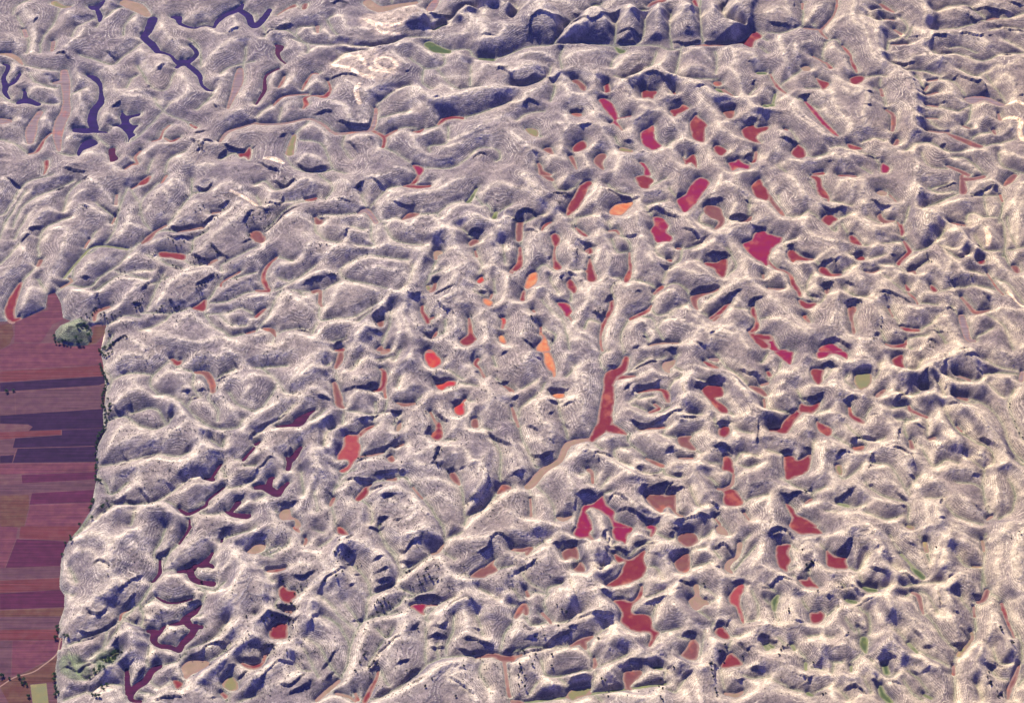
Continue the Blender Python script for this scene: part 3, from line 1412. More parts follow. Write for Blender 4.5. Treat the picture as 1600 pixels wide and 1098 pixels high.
k 1560,540 1597,490
k 1030,830 1090,840
k 1540,800 1597,780
k 1460,920 1530,890
k 1350,840 1375,845
k 1050,60 1060,50
k 760,120 780,118
k 1460,60 1500,120
k 800,290 830,350
k 700,340 750,390
t 625,10 640,15 650,30 665,35 680,20 700,10 630,90 635,110 640,130 650,150 655,165 665,180 670,200 660,220 655,240 650,255 645,270 640,285 640,305 645,320 640,345 650,360 660,380 655,400 660,420 668,440 660,455 655,480 650,500 640,510 625,520 615,540 610,560 605,580 600,600 605,620 600,645 605,680 610,690 600,720 605,735 600,760 598,790 600,810 610,810 630,815 585,930 580,945 570,970 565,985 575,1045 640,980 650,970 670,940 680,350 690,340 675,300 670,190 680,400 690,380 85,250 40,255 500,1090
T 400 549
s P 530,0,14 525,50,20 500,100,12
s P 810,0,20 790,10,10
s P 490,200,14 515,290,24 520,330,22 545,350,10
s C 780,110,8 800,130,14 800,190,18 780,235,16 730,245,8
& 800,230,10 810,290,6
s P 880,320,5 930,335,14 990,325,8
f S 1060,0 1090,-12 1110,0 1150,45 1155,80 1110,102 1075,85 1055,50
f S 1125,205 1160,200 1200,182 1245,188 1245,215 1200,220 1170,240 1135,235
f S 1240,350 1275,325 1300,325 1305,385 1275,400 1245,385
s S 1290,320,6 1310,300,6
s C 1385,50,14 1370,80,12 1400,110,6 1425,160,8
f P 1350,425 1380,422 1390,450 1385,475 1350,468
f C 1130,450 1150,445 1165,490 1165,530 1145,555 1110,550 1095,520 1120,495
s P 1090,380,6 1110,420,6 1130,455,8
f J 555,525 600,520 640,525 640,560 655,600 640,660 610,690 590,725 560,755 520,745 570,715 580,690 560,675 510,675 515,640 545,590
s C 650,520,14 690,485,14 735,465,6
s P 650,660,5 760,640,8 800,630,5
s P 870,600,5 920,580,8
f P 820,665 850,650 865,680 840,690
f K 880,480 890,455 905,445 905,480 885,500
s C 640,920,20 680,880,24 690,850,12 720,830,6
s P 820,800,8 870,798,12
s C 465,960,8 485,920,10
f P 1210,760 1240,755 1270,800 1275,835 1240,820 1215,790
f P 1505,890 1540,830 1597,850 1560,870
s D 0,580,10 25,565,5
s D 130,470,6 230,460,12 270,440,34 320,395,16 365,370,5
s D 190,660,5 215,680,20 250,640,18 280,600,10
& 215,680,16 200,735,14
s D 0,850,16 60,850,24 110,880,26 140,895,16 160,860,16 200,820,10
& 80,850,20 90,800,16 110,790,8
f K 145,1020 180,980 210,990 220,1030 260,1050 280,1090 255,1095 240,1050 190,1050 160,1050
s P 980,850,5 1040,920,5
s P 1550,215,6 1590,240,14
v 0,110 110,100 200,90
v 40,110 140,200 180,260 240,270
v 0,370 0,370 60,330 140,200
v 240,340 150,420 60,480 0,530
v 500,130 500,200
v 440,100 490,60
v 545,0 540,50
v 600,120 640,60
v 770,60 850,40
v 560,380 620,380 730,400 800,380 820,310
v 540,460 550,400
v 870,320 940,340 1030,290
v 900,400 860,460
v 460,500 500,480
v 620,740 540,780 480,900
v 700,830 840,800 930,790 980,850
v 500,860 560,800
v 470,950 500,1090
v 1040,920 1100,1000 1160,1090
v 640,920 720,990 720,1090
v 1240,820 1280,860 1300,960 1310,1040 1400,1000 1470,930 1505,890
v 1300,1090 1320,1040
v 1480,560 1530,640 1520,760 1530,830
v 1270,200 1380,220 
v 1390,480 1480,500
v 1330,310 1360,320
v 1480,40 1500,100
v 1500,170 1550,215
v 300,900 280,760
v 370,880 380,1000
v 200,1040 120,1000
v 0,940 60,900
v 340,440 400,400 430,370
v 420,600 440,520
v 1240,560 1180,560
v 900,0 860,70
v 880,230 900,160
v 750,320 740,440
v 1200,120 1300,180
r 0,50 60,20 160,20 230,0
r 230,170 330,60 400,20
R 230,220 300,150 380,90 430,10
r 0,150 80,130 130,170 170,240 310,240 400,240 480,270 480,210 420,160
r 200,290 100,330 0,380
r 310,240 230,320 130,400 0,480
r 300,280 340,320 300,370
r 160,410 200,440
r 30,490 80,510
r 0,620 80,500 180,460 260,480 290,510
r 290,510 240,560 160,600
r 60,620 110,640 180,690
r 20,740 100,690
r 100,850 180,760 260,750
R 340,450 420,400 430,500 480,600 540,570 540,480
R 480,600 460,640 380,620 380,720 450,780
r 470,640 500,670 570,690
r 450,700 490,760 560,780
r 350,1000 380,850 450,780 520,800
r 260,960 300,880 360,780
r 420,930 470,1010 470,1090
r 450,150 500,90 450,30
r 490,110 540,130 600,80 720,30 740,50 870,40
r 520,150 600,180 720,160 780,150
r 560,350 600,270 700,250 790,270
r 620,370 720,340 760,390 900,390
r 560,430 640,400 640,440
r 640,430 680,400 770,400
r 560,500 640,480
r 740,470 800,420 890,410 890,440 830,480 900,540
r 650,600 760,600 860,540
r 640,680 740,660 830,620 860,650 910,700 900,730
r 540,790 640,790 740,780 860,740 930,740
r 520,860 580,840 660,840 670,880 600,900 580,980
r 700,860 780,840 860,850
R 700,1050 720,950 820,870 960,870 1000,930 1080,990 
r 840,940 940,980 1030,1000
r 960,870 1000,1000 950,1060
r 820,130 910,100 900,200 880,250
R 900,100 980,50 1030,0
r 910,240 1000,240 1080,250 1130,250 1220,230 1270,270
r 1030,20 1080,110 1180,100 1200,40
r 1080,250 1040,330 960,400 940,500 880,600
r 1100,130 1190,150 1260,170 1300,210
r 1200,100 1290,110 1330,60 1350,0
r 1330,60 1340,120 1420,190 1480,290 1597,270
r 1480,290 1440,350 1340,400 1310,460 1400,500
r 1260,270 1330,330 1320,400 1230,410 1220,330
r 1340,400 1410,430 1390,490 1320,480
r 1060,340 1040,420 1050,480 1060,540 1140,570 1220,540 1240,460 1160,360
r 950,560 960,640 1050,640 1120,580
r 960,680 1040,720 1180,730
r 960,780 1080,800 1200,800
r 1110,640 1180,590 1300,620 1340,700
r 1170,680 1240,650 1240,720
r 1260,730 1320,720 1380,790 1400,720 1440,650
R 1340,700 1420,710 1440,800 1400,900 1310,940
r 1200,800 1260,850 1240,900
r 1060,900 1160,900 1240,960
r 1400,470 1480,560 1500,680 1450,740
r 1540,580 1597,640
r 1310,1090 1400,1010 1500,920 1597,870
r 0,900 60,930 100,1000 120,1070
r 160,960 240,940 280,1010
r 1520,310 1597,300
k 0,480 100,430 200,380
k 0,760 70,690 110,680
k 380,290 470,300
k 530,240 640,240 760,190
k 520,290 560,300
k 640,430 740,400 780,390
k 790,350 840,380 910,370
k 620,685 700,650 800,600 890,540
k 550,790 650,800 740,790
k 740,770 800,750 870,740
k 880,740 940,750
k 450,870 480,890
k 700,860 740,850 810,850
k 780,930 870,920
k 750,1060 830,1040 
k 850,1070 910,1060 
k 1040,370 1060,420
k 1110,360 1160,410 1210,440
k 1050,520 1090,460
k 1110,650 1160,610
k 1150,620 1110,690 1140,730
k 1090,150 1150,180 1200,160
k 1220,310 1290,310
k 1270,730 1310,725
k 1310,940 1400,920 1450,830 1450,760
k 1370,130 1390,120
k 1340,40 1360,0
k 1500,190 1580,180
k 1060,1050 1090,1020
k 1430,500 1597,600
k 150,950 260,940
k 750,60 820,50
k 280,700 200,560
k 1160,20 1200,30
k 1520,30 1580,10
k 1190,730 1240,740
t 1120,660 1140,640 1160,620 1130,700 1150,720 1200,750 1220,740 770,1050 800,1040 780,1080 1060,380 1050,400 1080,470 870,540 890,530 860,560 840,590 640,670 680,650 890,740 910,690
T 0 275
f H 345,980 400,930 500,915 570,940 580,1000 540,1050 400,1055 350,1020
T 0 823
f H 620,800 700,770 760,760 740,830 680,880 630,900
f H 380,840 460,800 560,900 480,950 400,900
f H 420,0 500,-60 560,-60 480,30 420,80
T 800 549
s O 215,0,20 230,50,28 240,90,30 262,130,10 262,155,8
f O 250,265 320,260 325,285 290,295 265,285
s C 715,40,16 690,110,28 620,150,40 605,210,30
& 605,210,30 600,290,40 585,380,42 580,450,46 540,500,34 500,550,20
& 620,480,40 680,500,20 710,515,8
s C 640,175,10 700,160,14 770,155,5
f K 940,100 950,70 990,60 1020,55 1010,85 985,110 985,135 960,125
s C 1200,65,6 1240,85,16 1280,100,10
s Q 1240,50,10 1280,55,14
s C 790,255,8 870,240,12 930,240,10 960,260,20 975,310,14
s C 860,380,8 890,370,12 920,355,10 890,330,8
s C 800,490,5 870,480,8 950,475,8
f C 1185,230 1230,210 1300,215 1320,240 1315,280 1270,290 1290,310 1330,340 1350,380 1310,385 1280,360 1240,310 1195,265
f C 1290,490 1320,465 1355,475 1360,510 1330,535 1295,525
f P 1040,535 1120,530 1110,560 1150,610 1120,615 1085,600 1050,585
s C 1045,668,4 1100,668,6 1130,668,3
s P 840,670,6 880,690,12 940,715,14
f C 1325,655 1360,660 1378,690 1385,760 1350,745 1315,740 1320,690
s C 1385,770,6 1375,830,8 1320,860,8 1285,858,5
f C 1300,860 1370,860 1400,870 1425,905 1445,940 1430,960 1370,965 1330,955 1320,920 1325,880
s P 1490,220,8 1540,240,22 1580,270,14
s P 1560,210,8 1597,200,10
s P 1575,300,8 1580,350,5
f P 840,900 940,890 960,900 1020,895 1025,1000 1070,1030 1050,1030 1010,1000 980,970 950,980 930,1005 860,950
s K 480,550,10 350,580,20 300,680,16 200,740,22 130,820,25 100,845,20
f M 430,1000 450,960 500,950 540,920 570,900 585,950 640,1000 640,1050 700,1080 740,1098 640,1098 610,1040 570,1010 530,985 490,975 460,1000 480,1030 500,1098 410,1098
+ 385,1141 410,1096 500,1096 485,1136 510,1171 495,1174 470,1161 430,1168
+ 635,1096 745,1096 745,1126 720,1146 710,1201 690,1186 640,1171
& 860,1096,22 885,1106,18 870,1151,8
s P 480,740,14 500,760,10 505,820,8
s P 0,350,6 15,400,10 40,470,6
s P 115,920,3 120,1030,3
s K 290,1040,10 320,1050,14 370,1030,5
s C 1450,1010,6 1480,1050,5
s P 1270,1040,6 1300,1080,6
s C 0,240,6 10,250,5
v 560,100 555,30 600,0
v 575,110 600,200 600,260 555,320 550,400 500,520 400,560 345,560
v 345,560 320,650 240,710 150,730
v 40,440 60,540 150,730
v 0,430 30,440 60,350 150,280
v 700,0 690,90
v 730,130 850,50
v 950,40 900,60
v 1000,50 1040,20
v 290,290 300,400 340,500 345,560
v 740,320 800,270
v 760,340 900,390 980,350
v 980,240 1000,200 1060,150
v 960,480 950,530 1030,540
v 1100,530 1180,500
v 740,520 720,560 760,600 840,660
v 740,600 640,620 660,680 740,720
v 940,720 960,780 1060,790
v 520,590 560,620
v 160,850 250,950 270,1060
v 110,870 120,920
v 500,780 430,770
v 560,860 600,790
v 820,760 900,770 940,730
v 1150,620 1180,640
v 1230,700 1300,700
v 1385,740 1420,640 1540,660
v 1440,960 1500,920 1597,900
v 1290,850 1230,790
v 1400,700 1470,730 1530,710
v 1110,850 1150,960 1200,980
v 1250,200 1170,190 
v 1350,380 1380,400
v 1590,130 1597,200
v 1280,20 1340,100 1420,160 1480,210
v 340,160 400,90
v 200,200 180,260
v 1260,420 1280,480
v 620,880 560,900
v 1180,400 1100,400 
v 880,280 800,300
v 1020,100 1060,130
v 1360,450 1420,500 1500,520
v 160,180 60,240
v 1597,20 1560,80
r 80,50 100,100 160,190 180,260 240,280 400,280 
R 100,40 170,20 200,0
r 320,20 380,70 400,200 340,250 400,290
r 400,90 460,60 550,30
r 400,130 480,170 570,200
r 430,180 500,240 560,300
r 210,240 300,200 360,240
r 80,320 150,290 240,320 330,310
r 330,310 400,290 440,340 440,420 480,470 
r 150,330 180,440 250,480 240,560 
r 80,450 100,520 180,560 250,620
r 60,560 140,680
r 0,560 60,680 120,800
r 0,730 100,780
r 620,30 640,80
r 740,110 820,40 920,20
r 800,130 880,120 960,150 1060,150 1060,90
r 660,200 740,180 770,240 740,310
r 800,210 900,180 980,170
R 1060,90 1080,160 1070,260 1090,340 1060,400 
r 1010,100 1120,80 1220,100 
R 1090,110 1150,150 1250,180 1330,160 1400,190 1480,290 1560,350 1597,370
r 1080,120 1140,130
r 1130,260 1180,250 1240,310 1290,380 1370,400 1470,380
r 1100,280 1200,300 1240,350 1210,460 1250,560 1330,570 1400,570 1390,480
r 1340,230 1360,280 1420,350 1440,400
r 1470,360 1480,430 1510,500 1520,590 1560,640
r 1480,420 1400,440 1250,420
r 1350,120 1420,140 1500,230
r 1320,30 1400,60 1480,130 1560,150
r 820,280 880,270 930,330
r 640,390 700,350 800,390 900,400 1000,380 1060,340
r 690,430 800,440 900,440 1000,400
r 980,460 1060,430 1180,430 1210,480
r 760,520 820,500 940,510 1040,580 980,640
r 820,510 900,580 960,590
r 1040,580 1100,620 1190,630 1250,560
r 970,690 1080,690 1180,680 1190,640
r 1120,550 1200,520 1230,590
r 540,560 620,530 700,600 750,660 840,700
r 350,650 440,580 520,570
r 400,640 480,620 560,640 630,660
r 640,640 700,690 800,740 900,720
R 630,660 650,710 740,770 800,830 800,900 850,960 960,1010 1060,1050 
r 540,760 620,700 650,740
r 550,830 640,780 740,760
r 780,830 880,810 960,790 1000,830 1080,810 1160,740 1190,690
r 960,770 1040,730 1140,720 1190,690
R 1190,690 1130,760 1140,830 1180,910 1250,980 1180,1000 1060,1050
r 1190,760 1260,750 1340,760 1370,800
r 1190,690 1250,620 1300,600 1380,640
r 1240,700 1320,710
r 1250,980 1330,960 1420,970 1500,1030 1597,1090
r 1250,980 1260,1060
r 180,760 250,710 330,740 380,880 390,1000 380,1090
r 330,740 420,760 480,820 540,870 540,920
r 440,750 490,740
r 420,890 520,890
r 490,980 540,1020 570,1098
r 600,880 700,920 800,1000 900,1030 1030,1070
r 10,870 100,860
r 120,880 200,900 240,1010
r 0,1020 100,1050 200,1070 300,1090
r 1040,840 1030,990
r 1520,600 1460,650 1400,680
r 1400,760 1500,740 1560,700 1597,700
r 1430,850 1500,860 1597,830
r 1440,980 1540,930 1597,910
r 1597,560 1560,640
r 1520,420 1560,470 1590,600
k 750,260 780,215 850,220 920,180
k 1140,230 1200,180
k 1210,200 1260,170 1320,180 1370,210
k 1060,230 1075,290
k 730,430 800,450 880,460 900,430 1060,370
k 960,640 1010,595
k 1270,600 1330,590 1385,630
k 510,670 530,630 570,640 630,650
k 770,730 810,720
k 410,900 460,880 530,885
k 400,920 390,980
k 600,940 640,890 720,950
k 620,1000 700,990 860,1050 930,1040
k 800,900 810,850 840,840
k 860,850 970,830 1000,850 1080,850
k 1020,1080 1070,1060 1200,1040 1300,1000
k 220,320 300,310
k 310,340 380,330 
k 230,400 260,380
k 90,470 170,510
k 100,630 180,660 260,620
k 230,560 260,570
k 0,780 80,750
k 210,230 290,235 350,230
k 610,80 650,80
k 740,110 860,70 920,50
k 1420,110 1480,140 1540,150
k 150,50 190,40
k 1050,430 1160,410
k 1260,440 1380,430
k 1540,450 1530,590
k 1540,940 1560,940
k 300,430 360,470
k 700,250 740,210
k 920,790 860,760
k 1010,760 1060,760
k 0,300 40,280
k 480,600 440,590
k 1230,950 1300,980
k 540,650 540,700
T 1200 549
s C 0,130,12 10,150,14
f C 270,115 310,110 350,115 340,150 335,190 310,205 280,165
f Y 545,150 590,135 640,140 640,200 580,240 545,200
s P 680,280,10 710,255,12 730,240,6
f C 775,50 840,20 845,80 855,110 800,90
f C 205,325 260,340 320,310 320,340 280,385 230,380 195,375
s C 190,380,20 130,440,30 100,490,28 60,490,20 20,490,14
f C 305,435 330,450 390,475 400,500 380,530 340,510 310,480
s C 510,350,8 520,400,14 560,425,20 590,440,14
s C 880,340,6 890,365,14 940,390,12 990,410,12
s Y 960,240,8 990,235,12
f P 525,600 560,595 600,590 590,615 545,618
f C 110,650 160,655 180,680 220,665 265,640 265,690 245,750 180,780 115,800 105,740 100,690
s Y 440,720,20 450,760,14
f C 110,955 135,960 160,985 180,1020 250,1050 300,1098 140,1098 150,1040
+ 140,1086 270,1086 340,1134 270,1138 190,1136
s C 235,945,6 270,925,10
s G 440,950,10 500,965,10
s P 1170,285,8 1240,300,14
s P 1175,150,6 1260,180,8
s P 1210,500,6 1180,470,5
s Q 1590,130,10 1580,180,14
s P 890,560,10 900,600,14 
s P 1010,550,8 1040,540,10
s K 1370,1050,6 1400,1030,8
v 80,70 60,140 0,180
v 340,190 400,110
v 500,150 480,190 540,240
v 620,200 680,160 700,80
v 850,110 920,120 960,60
v 820,260 880,280 940,260
v 1100,150 1180,190 1300,190 1350,160
v 1350,150 1480,140 1590,150
v 1240,300 1360,340 1460,450 1510,600 1597,700
v 1380,210 1440,270 1480,290
v 1200,320 1300,330
v 1100,280 1060,200
v 1100,360 1160,480 1280,560 1380,620 1410,700 1340,740
v 860,420 850,500 900,600
v 950,590 1030,720 1100,680 1180,700
v 990,420 1000,540
v 200,380 280,390 380,370
v 480,460 600,560 720,550
v 420,540 520,600
v 180,250 220,310
v 0,360 80,380 180,380
v 0,620 100,650
v 270,640 290,560
v 80,800 240,880 330,860
v 270,900 350,850
v 600,700 480,800 430,760
v 430,960 500,980 600,960
v 640,700 760,720 830,820 880,900
v 600,820 700,900 860,950 880,1000 870,1090
v 600,1000 720,1050 840,1030
v 940,780 880,860
v 980,920 1080,920
v 1110,960 1180,1030 1340,1090
v 1350,740 1340,860 1360,960 1400,1040
v 1180,820 1280,830 1340,860
v 1597,720 1540,680
v 1500,800 1540,880 1520,1000 1440,1050
v 1360,60 1440,100 1570,130
v 1540,240 1500,340 1580,540 1597,560
v 770,360 870,340
v 800,430 900,430 900,410
v 640,360 600,430
v 360,1000 420,1000
v 1260,680 1340,740
r 0,30 80,100 160,130 280,50 400,30 460,80 470,190 490,250 600,280 700,330 760,390 830,430 830,470 810,540 
r 160,130 280,50 300,0
r 0,70 60,110
r 280,50 240,130 180,180 180,220 330,200 440,170
r 360,120 420,90 450,140
r 180,220 80,200 0,270 40,340 110,380
r 60,270 140,290 160,350
r 380,200 440,240 430,320 340,370 250,420 240,500 300,550 400,560 470,540 490,440 440,380 340,370
r 150,430 250,400
r 370,430 460,400
R 470,60 520,70 700,70 830,160 850,220 960,280 1080,240 1100,180 1080,110 980,80 930,100 830,160
r 700,70 620,30 560,0
r 580,220 640,190 680,240
r 740,130 780,180 760,240
r 720,280 800,260 850,220
r 540,150 480,160
r 960,60 1000,40 1120,30 1180,0
R 1080,110 1120,60 1230,10 1320,60 1360,150 1340,200 1210,190 1110,170
r 860,20 920,30 960,60
r 1370,40 1500,60 1597,110
r 1360,150 1400,220 1490,280 1520,260 1597,220
r 1390,180 1500,150 1540,190
R 1080,240 1100,290 1130,330 1230,350 1330,430 1420,560 1480,690 1597,780
R 1130,330 1080,360 1070,420 1130,510 1180,590 1230,640 1340,630 1400,690
r 1180,350 1250,440 1300,520
r 1260,340 1340,380 1420,480
r 770,320 860,230 920,300 970,380
r 860,230 930,320 
r 880,350 940,420 990,430
r 840,440 940,430 990,500 940,540
r 1000,420 1020,380 1070,360
r 1010,380 1020,500 1060,570 1040,620
r 1060,570 1120,620 1230,650
r 470,300 540,270 640,300 700,330 780,380
r 460,380 520,450 600,500 700,560 800,560
r 600,440 680,380 760,440 800,520
r 540,480 640,540
r 500,560 600,520 690,550 720,580 700,610 620,630 500,620
r 810,540 900,620 960,700 1020,720 1180,700
r 920,560 1000,600 1040,690
r 400,560 420,640 400,730 440,790 510,810 580,780 600,680 560,650 420,640
r 480,700 560,650
r 600,680 660,640 780,610 860,650 930,740
r 640,730 740,710 800,760
r 800,640 860,720 920,760
r 580,780 610,810 720,800 820,830 880,900
r 610,810 600,880 700,920 820,960 850,1010
r 590,960 600,1000 680,1000
r 390,740 420,830 410,950 430,1000 540,1010 590,960 600,880
r 480,870 540,840 600,850
r 420,830 460,850
r 300,560 340,620 330,760 300,850 400,840
r 40,560 150,570 190,650 220,660
r 0,600 80,620 100,700
r 20,720 100,780
r 0,820 80,850 180,840 260,860
r 20,860 10,960 40,1090
r 180,990 250,940 400,940
r 0,640 20,620
r 960,700 990,770 1110,870 1120,890
r 900,780 980,900
r 880,920 970,930 1060,940 1120,890
R 1120,890 1070,950 1060,1030 1090,1090
r 1120,900 1200,910 1260,980 1340,1000 1370,940
r 1180,1040 1300,1080
r 980,940 1000,1060
r 1030,740 1180,740 1300,760 1380,820
r 1230,640 1330,640 1400,680
r 1400,780 1430,900 1400,1000
r 1490,720 1560,820 1597,870
r 1480,880 1500,1000
r 1500,300 1520,400 1560,480 1597,560
r 1400,0 1480,50 1540,100
r 1460,0 1530,40
r 740,1060 820,1050 870,1090
r 480,0 520,60
r 760,0 740,30 700,70
r 500,1040 560,1070
k 330,90 380,70 440,100
k 560,120 600,100 670,115
k 470,310 520,285 560,300
k 640,390 690,400
k 510,560 570,530 620,530 690,550
k 430,660 460,630 530,640
k 420,940 450,910 530,870
k 640,670 660,640 
k 630,720 660,705
k 880,770 920,775
k 810,540 830,470
k 1080,140 1110,70
k 1310,120 1350,135
k 1100,240 1120,210
k 940,190 1000,130
k 100,370 180,360
k 60,620 150,610
k 230,600 280,600
k 220,880 270,850
k 80,890 140,900 220,870
k 1070,960 1100,900
k 1060,1080 1100,1070
k 1220,640 1235,630
k 1280,780 1320,765
k 1270,960 1310,990
k 770,620 860,630 920,720
k 1310,540 1380,570 1440,620
k 180,270 260,290 350,260
k 20,430 70,440
k 800,320 860,300 
k 780,320 880,240
k 610,820 660,830
k 820,970 860,960
j 900,460 980,470
k 1180,30 1250,20
k 1230,60 1320,50
k 1120,330 1200,350
k 1300,650 1340,670
k 800,880 870,920
t 570,535 590,545 640,665 660,650 650,640 640,710 630,725 820,490 815,515 810,540 240,880 230,870 265,855 1330,130 500,860 1510,350 1540,440 1570,510 1590,540 1550,480 1510,330
T 0 823
s D 1190,0,8 1160,50,6 1120,105,3
s D 1385,90,8 1390,75,5
s D 1330,160,6 1290,215,16 1250,240,14 1310,240,16 1330,250,10
& 1220,240,12 1195,270,20 1110,280,6
& 1190,275,18 1205,320,20 1250,345,16 1330,355,20
s D 1000,205,6 1000,250,8 1000,285,10 970,330,8 950,345,4
s D 980,440,5 1040,470,8 1100,475,5 1200,450,4
s D 1255,490,6 1220,530,16 1160,570,20 1130,600,14 1060,610,5
& 1160,570,22 1190,620,20 1260,625,14
& 1220,620,20 1200,670,22 1140,730,20 1120,770,18
& 1120,775,12 1060,750,16 990,740,14 960,700,22 970,660,20 925,650,10
& 1030,620,6 990,670,14
s D 1000,870,14 950,900,20 910,960,22 850,1000,22 820,1040,20 820,1080,12 880,1090,8
& 800,1040,14 795,930,14 790,890,8
s C 750,580,5 760,545,6 810,515,4
f K 1140,870 1200,830 1300,840 1290,870 1200,920 1160,945 1145,910
f C 1085,955 1140,975 1130,1000 1105,1010 1090,980
f Y 1395,970 1440,930 1480,970 1485,1010 1440,1020 1400,1000
s C 1390,1040,10 1410,1060,14
s C 1510,850,6 1550,870,14 1600,870,20 1640,850,8
f K 1545,155 1570,130 1600,110 1660,110 1640,150 1580,165
s K 360,720,6 380,700,8 375,760,6
s G 640,830,6 690,830,20 730,790,10
v 470,60 560,0
v 420,750 540,700 660,650 750,590 870,480 930,400 960,340
v 1000,285 1080,270 1150,270
v 1000,250 960,180 1000,100 1040,20
v 1010,280 1060,170 1120,100
v 1180,60 1200,0
v 1390,80 1450,60 1560,30 1597,0
v 1240,370 1330,400 1400,350
v 870,480 900,560 880,620 930,640
v 980,440 930,470 880,520
v 1260,480 1280,420 1250,400
v 760,600 700,700 620,780 560,830
v 1130,780 1200,760 1280,730 1360,680 1420,600
v 940,750 920,820 940,870 1100,850
v 930,960 1000,1010 1080,950
v 1130,830 1160,800
v 1290,850 1380,800 1440,740
v 1160,950 1250,900 1340,830
v 430,780 480,900 540,960 580,940
v 500,860 600,850 620,880
v 560,1050 660,990 780,990
v 400,1090 540,1040
v 680,640 640,780
v 380,400 460,430
v 830,1040 900,1040 960,1060
v 1420,1090 1400,1020
v 480,350 440,260
v 1500,1090 1597,1060
v 780,590 860,620
v 1200,560 1260,560
R 480,60 600,60 700,110 760,80 860,20 
R 700,110 680,200 620,240 720,330 680,420 560,480 
r 430,430 520,500 600,480 680,520
r 760,80 850,130 960,190 1000,240
r 860,20 900,110 930,190
r 720,330 800,370 890,310
r 600,560 560,620 500,650
r 1060,70 1040,120 1020,150
r 1040,230 1140,170 1240,100 1360,40
r 1360,110 1360,200 1320,260 1240,270
r 1380,130 1450,150 1440,220 1340,310
R 1597,0 1530,90 1460,120 1480,200 1530,250 1500,330 1450,390 1440,500 1460,560 1420,640 1480,700 1597,680
r 1530,250 1597,200
r 1460,560 1380,660 1290,730
r 1000,310 1100,290 1170,330 1220,380 1360,390 1440,390
r 960,380 1060,410 1180,420
r 910,470 980,460 1060,500 1150,480 1250,450
r 910,540 1000,580 1100,560
r 1010,650 1080,620 1140,660 1180,660 1120,730 1040,720
r 1200,580 1270,540
R 740,640 800,660 860,700 920,660 940,760 860,800 760,840 680,900 600,1000
r 940,760 1040,760 1120,820 1080,860
r 820,940 860,850 900,830
r 620,1050 700,1000 760,1040 680,1090
r 850,1080 920,1030
r 1080,930 1130,850 1150,930 1200,980 1120,1040
R 1200,980 1300,920 1400,830 1480,760 1560,700
r 1200,820 1290,750 1420,720
r 960,1090 1050,1020 1200,1020 1330,1060
r 1330,960 1420,880 1480,850 1560,880
r 1480,780 1520,770 1597,760
r 440,860 520,840 600,780 700,740 
r 500,920 580,900 
r 400,1000 480,1030
r 640,560 720,480 800,400 880,330
r 400,200 440,300 440,380
r 480,150 560,160 620,240
r 380,620 440,580 500,560
r 420,700 520,640
r 960,1010 1040,960
k 590,270 620,245 690,280
k 540,530 580,560 640,560 670,510
k 490,655 590,660 700,600 740,550
k 470,695 560,695 640,660
k 740,430 820,360 890,310
k 770,500 850,420
k 700,740 750,700
k 740,800 760,790
k 440,830 440,870 500,890 600,820
k 500,910 560,950 610,930
k 560,1030 620,980 660,930
k 740,900 830,840
k 1180,820 1260,780 1300,740 1420,720
k 1380,960 1410,920 1440,870 1480,860
k 1460,940 1510,930 1550,890
k 950,1090 1040,1080 1100,1075 1140,1080
k 1320,1080 1360,1060
k 1500,820 1560,820 1597,850
k 880,560 930,585
k 960,180 1020,160 1060,120
k 1370,60 1400,10
k 1160,250 1250,200
k 1030,460 1100,478 1180,455
k 1150,480 1260,450
k 860,930 900,870
k 1370,1020 1400,1010
k 840,590 860,570
k 1370,20 1440,10
k 760,960 800,990
k 610,1010 650,990
t 440,60 450,90 410,110 390,180 360,630 365,650 400,680 420,685 350,700 340,960 350,1000 350,1020 345,1050 360,1040 640,830 660,840 680,830 700,800 720,790 740,780 630,880 650,880 680,850 620,900 590,900 600,920 560,950 580,1050 600,1060 620,1060 340,930 10,935 20,935 150,960 170,990 60,950 120,940 140,980 180,1060 740,800 760,790 700,850 720,830 640,1000 650,1020 670,990 1540,560 1260,350 1215,270
T 400 823
s C 240,5,10 255,15,12 270,30,6
s C 305,110,6 315,85,8 310,70,5
f C 510,0 545,10 575,45 560,50 515,40
s C 75,275,8 130,272,12 180,258,5
f C 150,380 165,362 185,370 200,395 245,400 248,440 225,455 220,475 180,470 150,440 140,400
s P 180,525,6 215,530,14
f C 90,645 130,600 190,605 195,650 190,695 100,695 85,670
s C 0,875,5 40,850,8 60,800,10 75,790,4
f M 965,495 1000,478 1060,482 1060,500 1045,520 1055,550 1030,540 990,515
s M 1050,490,6 1130,485,6
f P 1340,310 1400,260 1430,250 1490,205 1480,230 1510,270 1450,300 1420,315
s C 620,1040,8 640,1080,8
s C 765,900,4 750,950,10 700,1050,16 680,1090,14
s K 380,1080,10 450,1020,14 520,960,8
s K 500,1040,6 580,1060,8 620,1090,5
s P 1380,815,8 1480,800,16 1540,820,22 1597,820,26
s P 1550,830,8 1555,870,8 1580,1040,8 1590,1060,5
s K 1100,170,5 1140,150,12 1170,110,5
v 520,960 570,870 590,740 630,640 680,570 700,470 720,430 860,370 920,290 1010,240 1100,170 1180,90 1280,40
v 620,640 520,560 470,490 400,430
v 560,480 640,600
v 720,430 690,330 600,240
v 870,370 900,280 870,200 790,100
v 900,280 980,250
v 890,190 790,80 770,0
v 1180,90 1170,0
v 580,740 520,620 420,560
v 540,940 480,900 400,760 320,700
v 390,940 340,840 290,760
v 640,600 760,560 880,540
v 680,590 860,510 930,440
v 890,390 980,420
v 1060,580 1080,600
v 1060,570 1130,500 1240,440
v 950,450 1040,420 1100,400
v 1060,620 1060,860
v 1060,860 1180,820 1380,810
v 1240,560 1230,650 1190,740 1190,800
v 700,1090 780,1070 960,970 1060,870
v 780,900 830,1000
v 1530,760 1540,690 1597,610
v 1420,850 1400,920 1450,1010
v 1510,450 1400,390
